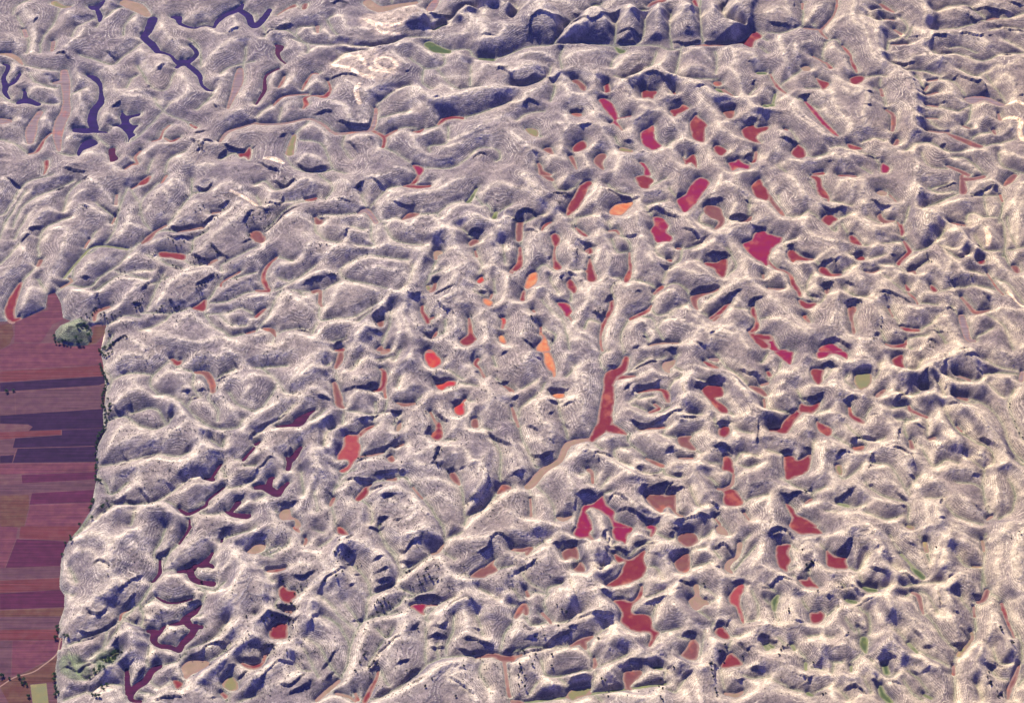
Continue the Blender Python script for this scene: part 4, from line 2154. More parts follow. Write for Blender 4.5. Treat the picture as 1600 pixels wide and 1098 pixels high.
v 1290,300 1340,310
v 1240,210 1160,150
v 1500,270 1597,250
v 150,130 0,170
v 0,130 60,180 180,130 210,80
v 40,260 70,275
v 110,350 60,300
v 140,460 120,510 180,530
v 0,560 0,560
v 60,150 100,190
v 470,80 400,130
v 250,430 300,390
v 250,860 280,900 340,900
v 1130,740 1140,820
v 1420,680 1380,560
v 760,640 820,700 860,640
v 700,880 790,720
v 380,30 420,40
r 30,80 80,20 170,10 220,60 250,60 300,80
r 110,110 180,120 220,90
R 0,210 60,230 80,290 70,350 80,450 60,560 0,620
r 60,230 160,210 240,230 330,250
r 130,20 180,0
r 300,100 400,60 500,40
r 300,150 400,170 400,210 480,290
R 560,80 540,150 480,230 540,260 500,310 420,370 390,410 370,480 350,580 320,680 240,750 180,840 80,870 0,960
r 480,290 400,330 300,400 270,470
r 110,350 80,470 
r 250,470 250,560 240,650
r 220,710 150,730 80,740
R 560,100 640,110 740,160 830,200 880,260 890,350
r 640,120 600,210 590,270
r 740,160 720,260 720,340
r 540,270 600,320 660,400 700,440
r 430,400 520,400 560,460
r 380,430 500,500 580,560 620,620
r 350,680 460,720 540,760 560,800
r 400,570 460,620
R 800,20 900,60 980,50 1060,20 1150,40
r 980,50 1020,120 1060,150
r 900,60 900,160 920,230
r 920,320 1040,220 1140,190 1200,280
R 1200,280 1260,300 1340,350 1440,400 1597,380
r 1150,130 1200,80 1300,70 1420,90 1500,70
r 1260,290 1330,260 1440,170 1520,90
r 1200,290 1270,370 1240,440 1180,500
r 1000,400 1100,350 1190,310
r 720,500 820,420 920,420 970,440 
r 960,450 940,530 1000,550 1060,590
R 940,530 900,560 920,640 860,680 820,740 
r 660,640 760,570 900,560
r 1000,560 1060,590 1140,520 1200,500
R 1200,500 1240,470 1320,460 1420,520 
r 1240,440 1300,390 1400,440 1500,440 1597,500
r 1130,530 1200,580 1130,620
r 1060,740 1180,720
r 900,700 980,700 1040,660
r 830,800 840,880 920,880
r 1240,690 1330,660 1420,690 1500,700
r 1280,600 1330,620 1420,620
r 1300,500 1320,600 
r 1480,740 1520,700
r 1540,470 1597,540
r 580,940 600,850 640,740 700,640
r 640,900 700,860 760,770
r 1200,940 1280,880 1400,830 
R 740,1090 900,1010 1080,930 1200,870 1300,830
r 1210,960 1320,900 1380,920 1460,1000 1480,1090
r 1430,850 1500,830 1540,880 1580,990
r 1597,880 1570,900
r 1210,960 1320,1020 1380,1090
r 500,990 560,970
r 370,1090 500,1040 580,1080
r 180,860 200,940 260,880
r 60,1000 160,980 300,920
r 180,840 240,820
k 690,20 740,20 810,0
k 490,230 510,180 540,160 590,170 620,190
k 570,240 620,190
k 390,410 440,340 500,320 560,260
k 345,640 360,580 390,540
k 0,60 60,50 
k 230,310 300,320 370,290
k 110,480 160,490 250,500
k 30,600 80,545 130,560 220,570 240,600
k 30,760 60,740 120,740
k 0,850 30,830
k 20,1000 60,940 120,880 180,850 240,850
k 150,1000 220,1010 290,940 310,900
k 200,1060 310,1000 350,960
k 410,890 450,830 500,780
k 440,950 500,880
k 890,140 930,160 970,120 1030,90
k 890,210 940,220 970,220
k 910,260 960,270 1040,200
k 730,230 810,210
k 740,300 830,280
k 740,350 850,330
k 740,385 800,370 880,340
k 610,310 650,290
k 580,390 620,370
k 600,580 640,570 680,580
k 700,880 740,830 760,780 830,740 870,700 900,700
k 970,660 1010,610 1020,590
k 870,880 960,840 
k 930,950 980,900 1020,880
k 1060,690 1110,680 1190,680
k 1080,750 1180,740
k 1100,620 1160,630 1200,580
k 1210,500 1240,470 1320,460 1400,530
k 1260,760 1340,780 1440,770
k 1350,630 1410,630
k 1290,710 1360,710 1440,730 1490,740
k 1390,170 1450,140 1480,80 1530,60 1590,90
k 980,440 1070,430 1160,440
k 1200,960 1300,1020 1360,1070
k 1550,780 1597,760
k 710,900 770,820
k 560,120 620,60
j 480,100 520,130
k 960,990 1060,960
t 940,290 960,280 1010,300 1020,330 1050,310 1080,300 1100,330 960,370 1040,360 1020,370 980,380 740,490 760,460 800,450 830,480 790,500 760,540 730,560 700,600 680,640 940,900 1010,640 830,720 760,860 710,880 740,840 490,160 520,180 540,200 510,220 560,180 580,190 520,80 500,310 540,280 430,340 170,350 280,380 260,400 240,420 130,490 160,500 190,490 220,480 240,500 260,510 50,590 70,570 100,560 130,570 160,560 190,570 210,590 230,590 230,620 210,690 50,740 80,750 100,740 30,780 1140,250 1120,240 1060,270 1070,260 1130,330 620,900 650,850 680,800 1250,1060 1300,870 1100,950 1060,1000
T 800 823
s P 0,140,8 60,145,14 115,135,16 90,170,8
f P 315,155 370,125 405,125 415,200 370,190 330,205
f P 388,260 410,240 430,220 455,255 450,280 400,275
f P 1035,75 1060,38 1120,32 1155,60 1158,95 1100,122 1060,105
f C 640,165 690,195 745,200 830,145 820,200 840,250 815,310 740,345 650,370 590,365 620,340 665,310 700,240 705,215 660,220
f C 635,460 690,452 740,465 780,440 810,375 818,385 805,440 760,480 745,510 760,540 860,555 880,630 920,660 900,690 865,745 855,735 870,690 860,660 790,655 740,640 680,590 690,540 660,490
f P 1015,210 1060,175 1105,170 1105,270 1045,278 1020,240
f K 1280,0 1320,0 1350,45 1330,50 1285,35
s K 1425,105,14 1410,180,10 1360,220,16 1345,260,14 1375,285,6
s K 1150,370,16 1155,430,12 1120,460,14 1150,510,10 1190,470,22 1220,480,8
& 1155,440,20 1170,470,26
f J 1360,430 1400,370 1440,355 1452,380 1425,440 1425,490 1445,550 1450,600 1435,590 1400,500 1370,480 1355,450
f C 1275,640 1300,620 1330,640 1360,690 1330,698 1275,672
f C 1310,850 1360,790 1390,800 1440,850 1430,865 1380,870 1340,880 1310,875
f P 1060,800 1090,760 1130,695 1165,740 1155,820 1120,830 1090,820
s P 90,400,8 100,430,10
s P 25,560,14 60,510,20 80,490,16 90,540,12
s P 190,540,10 225,575,10 245,600,6
s P 370,740,8 440,710,20 500,685,10
& 440,720,24 460,760,8
f P 700,905 760,895 810,898 800,930 740,990 740,1020 705,990
s G 890,880,8 930,880,12
f Y 345,1045 370,1015 430,1005 490,995 480,1040 430,1060 380,1080 355,1065
s P 0,820,12 60,800,6
s P 515,820,6 520,860,12 510,880,5
s P 0,1090,10 50,1095,12
s K 1330,1040,6 1400,1050,14 1440,1030,8
s G 60,1100,5 960,980,6
s G 1580,740,10 1597,760,14
s C 810,370,3 815,390,4
v 0,150 40,170
v 115,150 190,100 240,80
v 410,200 420,240
v 500,80 500,20
v 590,90 620,130
v 200,400 90,330 60,280
v 100,400 200,420 230,380 320,360
v 0,490 60,500
v 220,540 200,470 230,420
v 90,570 120,620 220,600
v 250,600 330,600 440,540
v 0,790 100,760 240,760 370,740
v 470,770 500,830 520,880 620,850 720,800
v 490,700 580,640 620,620
v 180,830 200,920 270,940 500,900
v 350,1000 300,960
v 490,1000 520,920
v 500,1030 560,1090
v 620,230 560,260
v 830,250 900,260 940,330
v 840,310 800,350
v 810,440 860,440 960,400
v 880,560 900,490
v 920,660 1040,640
v 870,740 920,720
v 720,1020 800,900
v 940,960 960,900
v 970,1020 1020,1030 1080,950
v 1050,280 1150,250 1250,220
v 1110,180 1140,140 1200,130
v 1220,480 1280,440 1180,370
v 1300,200 1260,150
v 1160,520 1230,580
v 1050,690 1100,700
v 1180,800 1200,650
v 1240,640 1260,600
v 1450,600 1540,560 1500,400
v 1360,690 1440,680
v 1340,780 1370,720
v 1300,900 1330,1030
v 1440,930 1500,950 1597,940
v 1580,460 1597,480
v 100,1060 160,980
v 630,130 700,40
v 740,180 800,120 860,100
v 900,40 980,80 1030,60
v 1160,80 1220,60 1250,20
v 1440,100 1480,60
v 1380,280 1450,200 1520,120
v 0,390 60,460
r 100,170 180,130 240,110 300,190 380,200 400,230 360,280 380,340
r 240,110 230,60 300,30 380,50
R 230,60 160,10
r 0,180 70,190 120,220 210,190 240,110
r 0,310 60,260 120,220
R 0,330 20,270
R 500,150 480,90 560,80 620,100 600,20
R 500,150 510,220 540,270 590,240 580,180
R 360,290 380,380 370,440 410,500 430,540 540,540 650,530 640,510 560,470 540,400 600,380 500,320 440,290 360,290
r 600,380 700,360 800,330 840,300
r 540,400 640,410 740,420 800,380
r 560,540 540,450
r 600,320 690,240
r 720,60 780,40 850,60 900,95 
r 740,130 720,60
r 830,200 870,120 960,100 1010,120
r 960,100 1020,60 1040,20
R 930,180 1000,140 1010,120 1000,220 940,260 930,330 1010,370 1000,430
r 800,340 880,320 920,360
r 820,410 900,380
r 760,510 860,460 960,430 1010,440
r 1010,440 1050,540 1120,590 1230,610 1290,550 1290,400 1320,320 1350,290
r 1020,370 1120,260 1250,230 1300,250
r 1020,290 1150,290 1230,230 
r 1020,140 1150,130 1250,120 1250,60 1280,0
r 1180,60 1160,120
r 1250,120 1260,230 1340,290 1420,300 1500,270 1560,130 1560,0
r 1290,100 1380,90 1400,160
r 1350,50 1440,30
r 1370,310 1480,300 1540,350 1597,340
r 1290,540 1350,570 1430,640 1500,660
r 1190,390 1230,440
r 1480,350 1500,440 1530,540 1597,600
r 1230,610 1240,680 1290,710 1380,700 1500,660 1540,700 1520,760 1597,790
R 620,580 640,660 720,730 820,790 900,790 960,780 1010,840 1100,880 1200,870 1260,820 1260,740 1270,700
r 640,570 740,670 830,670 870,700
r 880,720 950,670 1060,640
r 900,560 960,460 1080,560
r 1060,650 1140,610 1220,640
r 1010,720 1000,780
r 1180,830 1240,760
r 430,560 340,590 260,580
r 440,560 560,600 480,660
r 110,680 200,690 260,700 330,620
r 110,770 200,770 300,700 400,640
r 0,670 60,570 120,600 200,610 
r 90,440 150,400 220,440
r 250,440 300,390 360,420
r 200,840 270,780 370,750 470,790 500,850
R 0,860 80,810 160,840 200,940 260,980 420,920 540,900 600,880 720,820
r 500,740 560,680 640,660
r 580,830 640,800
r 0,920 60,960 130,1080
r 110,860 160,930 260,980 290,1060
r 330,1090 310,1020
r 400,1090 480,1070
r 510,940 590,950 620,1020
R 600,880 620,960 630,1000 720,1060 860,1090 930,1040 930,950 940,900
r 760,1010 820,920 900,900 950,910
r 720,820 820,800 930,800 960,870 1040,930 1120,890 1160,1000 1170,1090
r 680,870 720,830
r 1120,890 1240,860 1270,940 1290,1080
r 1260,820 1340,900 1460,880 1500,860 1580,880 1570,980 1480,1040 1390,1090
r 1280,900 1380,920 1440,960
r 1000,960 1060,1000 1100,1090
r 1500,960 1560,1000
r 1500,660 1560,640 1597,620
r 20,480 30,560
r 0,20 100,60 180,60
r 630,680 600,760 700,760
k 10,310 50,260 120,240 160,210
k 330,90 400,90 470,110
k 460,215 500,220
k 510,250 560,270 600,130
k 580,130 640,120 700,150 725,150
k 760,100 840,90 910,105
k 985,225 1010,170 1040,150 1130,145
k 920,310 940,340
k 1010,410 1050,400
k 830,480 900,450 970,440
k 360,330 370,400 410,490
k 550,410 620,410
k 410,590 440,560 560,560 640,550
k 340,640 410,620
k 60,780 180,760 260,700 380,650
k 90,700 160,680 
k 700,860 760,830 860,840 900,820 950,860 990,920
k 1060,940 1090,910 1130,900
k 1060,670 1110,650 1160,660
k 1260,600 1320,590 1360,640
k 1330,740 1380,740 
k 1400,720 1450,760 1480,800
k 1300,780 1330,770
k 1480,890 1540,880 1580,890
k 1400,960 1470,950
k 930,960 950,920
k 920,1050 940,1060
k 1230,860 1260,870 1270,980
k 1260,130 1320,110 1380,160
k 1380,340 1450,340 1500,350
k 560,60 600,10
k 1010,10 1050,0
k 240,110 300,100
k 350,970 430,940 490,930
k 1230,460 1180,430
k 1560,390 1597,370
k 1270,250 1300,250
k 990,40 1010,30
k 60,600 140,660
k 0,780 90,740
k 1060,10 1130,10 
k 600,110 610,50
k 1540,700 1560,680 1597,680
j 860,160 920,200
k 380,240 410,230
k 1040,350 1140,350
t 45,890 60,900 80,930 40,930 60,960 40,990 80,1000 50,860 130,860 145,690 200,680 250,800 290,620 280,490 310,520 340,540 250,870 930,960 920,1000 940,1010 930,1060 940,1080 1010,880 1250,900 1260,940 1270,1010 1280,1040 1280,1060 1330,740 1300,780 1440,810 1200,360 70,780 110,810 150,800 540,700 560,950 580,960 600,1060 1240,860 1250,860
T 1200 823
f C 55,120 85,108 140,110 125,165 145,205 125,240 120,278 90,265 60,230 50,170
f C 365,148 390,165 430,185 490,185 485,215 498,250 480,262 420,260 370,235
f C 190,330 240,330 255,310 280,340 315,378 270,375 235,375
f C 262,540 285,535 310,535 325,525 352,545 340,585 300,603 270,590
s G 600,380,12 630,392,18 670,395,14
s G 490,455,8 520,465,16 550,470,8
s G 905,260,14 940,290,22 965,315,18
& 830,170,5 860,200,4 905,250,8
s G 60,430,10 40,470,20 40,520,10
s G 600,700,22 600,740,24 610,780,10
s G 150,740,10 165,765,8
s G 235,850,8 235,890,6
s G 700,1000,14 720,1050,20 760,1090,20
s G 250,1040,14 275,1050,8
s G 0,740,18 30,750,10
s G 730,870,18 740,910,20
s G 880,730,10 930,780,10
s G 980,1050,10 1020,1070,8
s G 520,870,6 520,900,4
s P 900,410,8 940,430,14 955,490,10 970,540,6
s C 1460,480,10 1480,540,12 1500,600,8 1540,690,5
s Y 1340,90,10 1350,150,5
s P 1370,400,14 1350,450,16 1310,470,10
s P 1285,500,6 1290,560,6
s Y 1270,660,8 1275,700,6 1190,800,14
s P 1160,870,8 1160,920,10
s P 1570,860,6 1540,950,14 1510,1010,12 1500,1070,5
s Y 980,100,12 990,150,14
s Y 1280,250,4 1330,250,5
s Y 880,0,16 900,5,14
v 1350,150 1345,250 1350,350 1370,400
v 1370,400 1440,460 1480,560 1570,700 1590,800 1570,860
v 1310,470 1290,560 1290,660 1200,780 1170,830 1160,900 1165,1000 1160,1090
v 1280,560 1200,440
v 1330,260 1240,250 1180,190
v 1340,260 1330,440 1280,470
v 1360,60 1340,100
v 980,100 930,60
v 990,150 1010,230
v 760,60 800,130 900,250
v 780,240 820,280
v 900,410 860,440
v 970,540 1030,600 1080,680 1180,780
v 950,400 1000,440 1060,540
v 620,540 640,640 600,700
v 560,500 620,550
v 560,640 580,700
v 480,570 540,660
v 600,790 520,850
v 400,850 460,850
v 640,830 740,940 800,920
v 800,640 880,730 1000,810 1140,880
v 870,900 940,960 1010,1050
v 840,960 900,1040 960,1090
v 680,960 700,1000
v 600,950 640,1040
v 410,860 400,920
v 480,380 450,360
v 560,300 600,380
v 670,400 760,370
v 120,280 180,250
v 140,110 180,150
v 255,310 250,260
v 190,330 150,310
v 360,150 320,110
v 490,250 560,280 620,180
v 210,460 260,540
v 440,500 350,570
v 0,380 60,420
v 40,540 60,590
v 100,740 60,700
v 165,765 230,820 240,880
v 250,690 320,680
v 240,880 360,900
v 0,930 90,990 230,1040
v 270,1050 400,980
v 440,1010 500,1080
v 370,690 400,700
v 1400,760 1440,860 1597,850
v 1390,900 1440,950 1540,950
v 1300,1000 1340,1090
v 840,380 930,360 1080,350
v 1597,950 1560,1000
r 0,270 60,290 160,310 200,250 170,160 190,120 300,90 290,200 360,270 450,310 520,310 560,290
r 0,20 50,10 150,50 190,90
r 160,310 220,380 320,410 420,400 410,320 360,270
r 300,90 360,60 480,50 620,60 630,0
R 480,50 530,20
R 520,310 600,240 620,150 660,110 720,160 770,260 770,330 740,400 660,430 600,430 560,380 520,310
R 620,0 680,40 800,50 900,20 1000,0
r 700,60 760,120 800,230 900,290 960,340 1080,340
r 760,70 860,60 950,90 960,180
r 880,150 960,210 1000,310
R 1000,0 1080,60 1150,90 1100,160 1090,260 1150,300 1110,350 1040,400 1110,510 1110,350
r 1080,60 1050,160 1000,260
r 1150,110 1240,90 1310,110 1340,190
r 1120,130 1190,150
r 1150,310 1240,310 1330,390
r 1110,420 1200,430 1280,470
r 1120,530 1180,640 1250,700
r 950,400 1000,480 1100,560 1160,600
r 740,420 830,530 930,600 1040,620
r 800,440 900,450 940,500
R 740,430 790,560 790,640 780,740 850,800 940,790 1000,860 1060,870
r 660,440 700,560 760,600 780,640
r 640,660 700,670
r 600,430 520,500 470,480 430,420 
r 430,400 440,480 430,530 350,620
r 220,390 160,460 150,520 190,590 260,610 350,620 340,680 370,750
r 220,420 330,430 420,420 440,450
r 480,530 560,540 620,620
r 380,630 450,630 500,680 560,740
r 540,690 560,740
R 350,620 350,760 370,840 400,920 500,950 560,930 620,900 640,850 700,790 780,760 
r 390,770 480,740 580,780
r 470,870 540,850 600,830
r 530,900 560,850 620,820
R 780,760 830,810 820,930 740,940 640,880
r 610,910 590,980 640,1030
r 740,950 840,980 920,1090
r 850,870 900,850 980,900 1060,1010
r 820,640 900,620 980,690 1080,790 1160,850
r 830,700 900,720 1000,760
r 1040,880 1140,930
r 400,940 400,1030 420,1090
r 410,1010 500,980 580,1000 640,1090
r 500,1090 600,1040
r 190,700 270,690 340,680
r 0,610 100,600 190,590
r 30,640 100,680 190,760
r 0,780 80,780 190,790 200,840
r 80,850 180,880 230,900
R 30,870 20,960 0,1000
r 40,900 100,880 200,930 300,960
r 0,1020 100,1020 200,1050 250,1090
r 240,860 300,850 380,960
r 80,440 200,430
r 60,560 120,500 220,400
r 0,520 40,580
r 0,340 80,320 160,330 220,380
r 1310,490 1380,470 1440,470 1390,560 1380,700 1300,720 1200,820 1180,900 1200,1090
R 1420,520 1460,620 1540,720 1560,800 1510,860
r 1380,720 1400,800 1520,900 1520,960
R 1350,740 1350,850 1340,950 1330,1090
r 1390,1000 1500,1020 1520,1090
r 1360,900 1480,940
R 1380,50 1460,60 1500,0
r 1450,80 1430,200 1440,340 1430,430
R 1597,40 1560,120 1540,250 1560,380 1597,420
r 1500,450 1597,460
r 1500,480 1597,620
r 1560,1090 1540,1020 1597,980
r 1100,20 1200,50 1340,80
r 1150,0 1250,40
r 190,90 300,60
r 170,160 280,150 300,200
k 0,60 40,25 110,20 160,70
k 380,180 450,170 520,90
k 230,270 280,220 270,210
k 0,380 60,330 150,330
k 440,380 510,370 570,420 590,450
k 620,270 690,290 740,310
k 560,480 650,460
k 480,690 500,670
k 560,600 600,640
k 160,600 220,600
k 30,720 60,700
k 70,760 130,750
k 180,930 240,950 260,980
k 300,860 330,840
k 680,820 740,800 800,830
k 960,740 1020,750
k 960,910 1010,900
k 1120,330 1150,310
k 1050,400 1080,490 1110,505
k 1130,720 1220,730
k 1440,630 1460,660
k 1360,860 1440,870
k 1360,930 1400,945
k 1370,990 1400,980
k 1510,730 1530,720
k 820,300 870,300 940,350
k 640,960 700,950
k 740,960 830,980
k 300,1050 360,1040
k 1440,1060 1470,1020
k 1560,30 1580,40
k 1290,420 1340,430
k 210,150 225,135
k 660,150 700,140
j 860,100 930,130
k 490,600 540,640
k 900,640 960,700
k 470,1010 540,1000 620,1050
k 20,60 90,50
k 880,890 940,910
k 1190,620 1240,670
k 80,980 180,1000
k 1150,540 1200,560
k 350,440 390,440
k 1390,840 1480,880
t 215,145 270,220 280,230 240,240 250,260 310,405 130,510 130,530 280,850 360,1040 340,1050 1450,630 1460,650 1520,720 1530,730 1380,910 1370,940 1390,985 1440,1060 1460,1050 1570,30 1580,45 120,740 90,750 80,770 70,800 1390,970 1050,130 500,660 1520,75
"""
# ---------------------------------------------------------------- read the tracing
HR = {'l': 7.0, 'r': 12.0, 'R': 20.0, 'B': 33.0}
strips = []; paints = []; floors = []; dest = floors; valleys = []; ridges = []; cliffs = []; treespots = []
ox = oy = 0.0
for line in DATA.strip().splitlines():
    q = line.split()
    if not q: continue
    k = q[0]
    if k == 'T': ox, oy = float(q[1]), float(q[2]); continue
    a = q[1:]; code = None
    if k in 'fsx': code = a[0]; a = a[1:]; dest = paints if code in 'TUH' and k != 'x' else floors
    P = [tuple(float(t) for t in s.split(',')) for s in a]
    P = [(ox+p[0]/4, oy+p[1]/4)+tuple(p[2:]) for p in P]
    if k == 'f': dest.append([code, [('p', P)]])
    elif k == 'x': strips.append((code, P))
    elif k == '+': dest[-1][1].append(('p', P))
    elif k == 's': dest.append([code, [('s', P)]])
    elif k == '&': dest[-1][1].append(('s', P))
    elif k == 'v': valleys.append(P)
    elif k in HR: ridges.append((HR[k], P))
    elif k in 'kj': cliffs.append((k, P))
    elif k == 't': treespots += P

def spline(P, closed, n=4):
    """Catmull-Rom through P (any number of columns)."""
    P = np.array(P, float); m = len(P)
    if m < 3 and not closed:
        t = np.linspace(0, 1, n+1)[:, None]; return P[0]*(1-t)+P[-1]*t
    out = []
    rngi = range(m) if closed else range(m-1)
    for i in rngi:
        if closed: a, b, c, d = P[(i-1) % m], P[i], P[(i+1) % m], P[(i+2) % m]
        else: a, b, c, d = P[max(i-1, 0)], P[i], P[i+1], P[min(i+2, m-1)]
        for j in range(n):
            t = j/n
            out.append(0.5*((2*b)+(c-a)*t+(2*a-5*b+4*c-d)*t*t+(3*b-a-3*c+d)*t**3))
    if not closed: out.append(P[-1])
    return np.array(out)
def to_ground(P, z=0.0): return np.array([ground(p[0], p[1], z) for p in P])

# ---------------------------------------------------------------- grid
ST = 2.2
def axis(lo, hi, far):
    core = np.arange(lo, hi, ST); ext = []; s = ST; x = 0
    while x < far: s *= 1.17; x += s; ext.append(x)
    ext = np.array(ext); return np.concatenate([lo-ext[::-1], core, core[-1]+ext])
xs = axis(-1830, 1830, 9000); ys = axis(-1290, 1800, 9000)
NX, NY = len(xs), len(ys)
X, Y = np.meshgrid(xs, ys); X = X.astype(np.float32); Y = Y.astype(np.float32)
perm = rng.permutation(256).astype(np.int32); perm = np.concatenate([perm, perm, perm])
gang = rng.uniform(0, 2*np.pi, 256); gx = np.cos(gang).astype(np.float32); gy = np.sin(gang).astype(np.float32)
def perlin(x, y, seed=0):
    x = x+seed*37.17; y = y+seed*17.31
    fx0 = np.floor(x); fy0 = np.floor(y)
    xi = fx0.astype(np.int32) & 255; yi = fy0.astype(np.int32) & 255
    fx = (x-fx0).astype(np.float32); fy = (y-fy0).astype(np.float32)
    u = fx*fx*fx*(fx*(fx*6-15)+10); v = fy*fy*fy*(fy*(fy*6-15)+10)
    def g(ix, iy, dx, dy):
        h = perm[perm[ix]+iy]; return gx[h]*dx+gy[h]*dy
    x1 = (xi+1) & 255; y1 = (yi+1) & 255
    n0 = g(xi, yi, fx, fy); n1 = g(x1, yi, fx-1, fy); n2 = g(xi, y1, fx, fy-1); n3 = g(x1, y1, fx-1, fy-1)
    a = n0+u*(n1-n0); b = n2+u*(n3-n2)
    return (a+v*(b-a))*1.5
def fbm(x, y, o, seed=0, ridged=False):
    s = 0; amp = 1; tot = 0
    for i in range(o):
        n = perlin(x*2**i, y*2**i, seed+i*3)
        if ridged: n = 1-2*np.abs(n)
        s = s+amp*n; tot += amp; amp *= .5
    return s/tot
def blur(a, n=1):
    for _ in range(n):
        a = np.pad(a, 1, mode='edge')
        a = (a[:-2]+2*a[1:-1]+a[2:])*.25
        a = (a[:, :-2]+2*a[:, 1:-1]+a[:, 2:])*.25
    return a

# two-scale wandering of the lines, so nothing runs drawn with a ruler
WX = X+4.5*fbm(X/38, Y/38, 3, 1); WY = Y+4.5*fbm(X/38, Y/38, 3, 9)
VXw = X+1.6*fbm(X/14, Y/14, 2, 21); VYw = Y+1.6*fbm(X/14, Y/14, 2, 25)

def window(x0, x1, y0, y1, rad):
    i0, i1 = np.searchsorted(xs, [x0-rad, x1+rad]); j0, j1 = np.searchsorted(ys, [y0-rad, y1+rad])
    return slice(j0, j1), slice(i0, i1)
def seg_dist(px, py, a, b):
    dx, dy = b[0]-a[0], b[1]-a[1]; L = dx*dx+dy*dy+1e-9
    t = np.clip(((px-a[0])*dx+(py-a[1])*dy)/L, 0, 1)
    return np.hypot(px-a[0]-t*dx, py-a[1]-t*dy), t
def inside(px, py, P):
    ins = np.zeros(px.shape, bool); m = len(P)
    for i in range(m):
        x1, y1 = P[i-1]; x2, y2 = P[i]
        if y1 == y2: continue
        c = ((y1 > py) != (y2 > py)) & (px < (x2-x1)*(py-y1)/(y2-y1)+x1)
        ins ^= c
    return ins
CAPF, CAPC = 125.0, 125.0
DF = np.full(X.shape, CAPF, np.float32)
DC = np.full(X.shape, CAPC, np.float32); HC = np.full(X.shape, 18.0, np.float32)
def prim_geo(kind, P):
    if kind == 'p': return to_ground(P if len(P) > 35 and P[0][0] < -100 else spline(P, True, 4)), None
    S = spline(P, False, 3); G = to_ground(S)
    wd = np.array([max(2.1, s[2]/4*mpp(s[0], s[1])) for s in S]); return G, wd
def prim_dist(px, py, kind, G, wd, cap=1e9):
    d = np.full(px.shape, cap, np.float32)
    if kind == 'p':
        for i in range(len(G)): d = np.minimum(d, seg_dist(px, py, G[i-1], G[i])[0])
        d[inside(px, py, G)] = 0
    else:
        for i in range(len(G)-1):
            q, t = seg_dist(px, py, G[i], G[i+1])
            d = np.minimum(d, np.maximum(q-(wd[i]*(1-t)+wd[i+1]*t), 0))
    return d
def prim_depth(px, py, kind, G, wd):
    dd = np.zeros(px.shape, np.float32)
    if kind == 'p':
        d = np.full(px.shape, 1e9, np.float32)
        for i in range(len(G)): d = np.minimum(d, seg_dist(px, py, G[i-1], G[i])[0])
        return np.where(inside(px, py, G), d, 0)
    for i in range(len(G)-1):
        q, t = seg_dist(px, py, G[i], G[i+1]); dd = np.maximum(dd, (wd[i]*(1-t)+wd[i+1]*t)-q)
    return dd
FG = []
for code, prims in floors:
    geo = [(k,)+prim_geo(k, P) for k, P in prims]; FG.append((code, geo))
    for k, G, wd in geo:
        if k == 'p':
            sl_ = window(G[:, 0].min(), G[:, 0].max(), G[:, 1].min(), G[:, 1].max(), 130)
            DF[sl_] = np.minimum(DF[sl_], prim_dist(VXw[sl_], VYw[sl_], k, G, wd))
        else:
            for i in range(len(G)-1):
                a, b = G[i], G[i+1]; sl_ = window(min(a[0], b[0]), max(a[0], b[0]), min(a[1], b[1]), max(a[1], b[1]), 130+wd[i])
                q, t = seg_dist(VXw[sl_], VYw[sl_], a, b)
                DF[sl_] = np.minimum(DF[sl_], np.maximum(q-(wd[i]*(1-t)+wd[i+1]*t), 0))
DFL = DF.copy()      # distance to coloured floors alone
for P in valleys:
    G = to_ground(spline(P, False, 4), 1.0)
    for a, b in zip(G[:-1], G[1:]):
        sl_ = window(min(a[0], b[0]), max(a[0], b[0]), min(a[1], b[1]), max(a[1], b[1]), 130)
        q, t = seg_dist(WX[sl_], WY[sl_], a, b)
        DF[sl_] = np.minimum(DF[sl_], q+2.6)
for hr, P in ridges:
    G = to_ground(spline(P, False, 4), 8+hr*.9)
    for a, b in zip(G[:-1], G[1:]):
        sl_ = window(min(a[0], b[0]), max(a[0], b[0]), min(a[1], b[1]), max(a[1], b[1]), 130)
        q, t = seg_dist(WX[sl_], WY[sl_], a, b)
        m = q < DC[sl_]
        DC[sl_] = np.where(m, q, DC[sl_]); HC[sl_] = np.where(m, hr, HC[sl_])
print('distances', time.time()-T0)
far = (np.abs(X) > 1700) | (Y < -1200) | (Y > 1700)
HC = blur(HC, 25)

# ---------------------------------------------------------------- height of the land
n60 = fbm(X/70, Y/70, 3, 40); n20 = fbm(X/22, Y/22, 3, 50); n5 = fbm(X/6, Y/6, 2, 60); nbig = fbm(X/400, Y/400, 2, 70)
dome = 1-np.exp(-DF/20.0)
dcs = np.sqrt(DC*DC+16)-3.2
tt = DF/(DF+dcs)
wid = blur(np.clip((DF+DC)/34, .35, 1.35), 4)
H = 9.0*(1-np.exp(-DF/26.0))*(1+.25*n60) + 1.12*HC*wid*(.6*(tt*(2-tt))+.4*tt)*(1+.12*n60+.25*nbig) + 5*(1-np.exp(-np.maximum(DF-25, 0)/40))
# gullies and rills down the flanks
mid = np.clip(tt*(1-tt)*4, 0, 1)*dome
gul = fbm(X/26, Y/26, 3, 80, True)
H = H - 1.5*mid*np.clip(gul, 0, 1)
H = blur(H, 2)
H = H + dome*1.0*n20
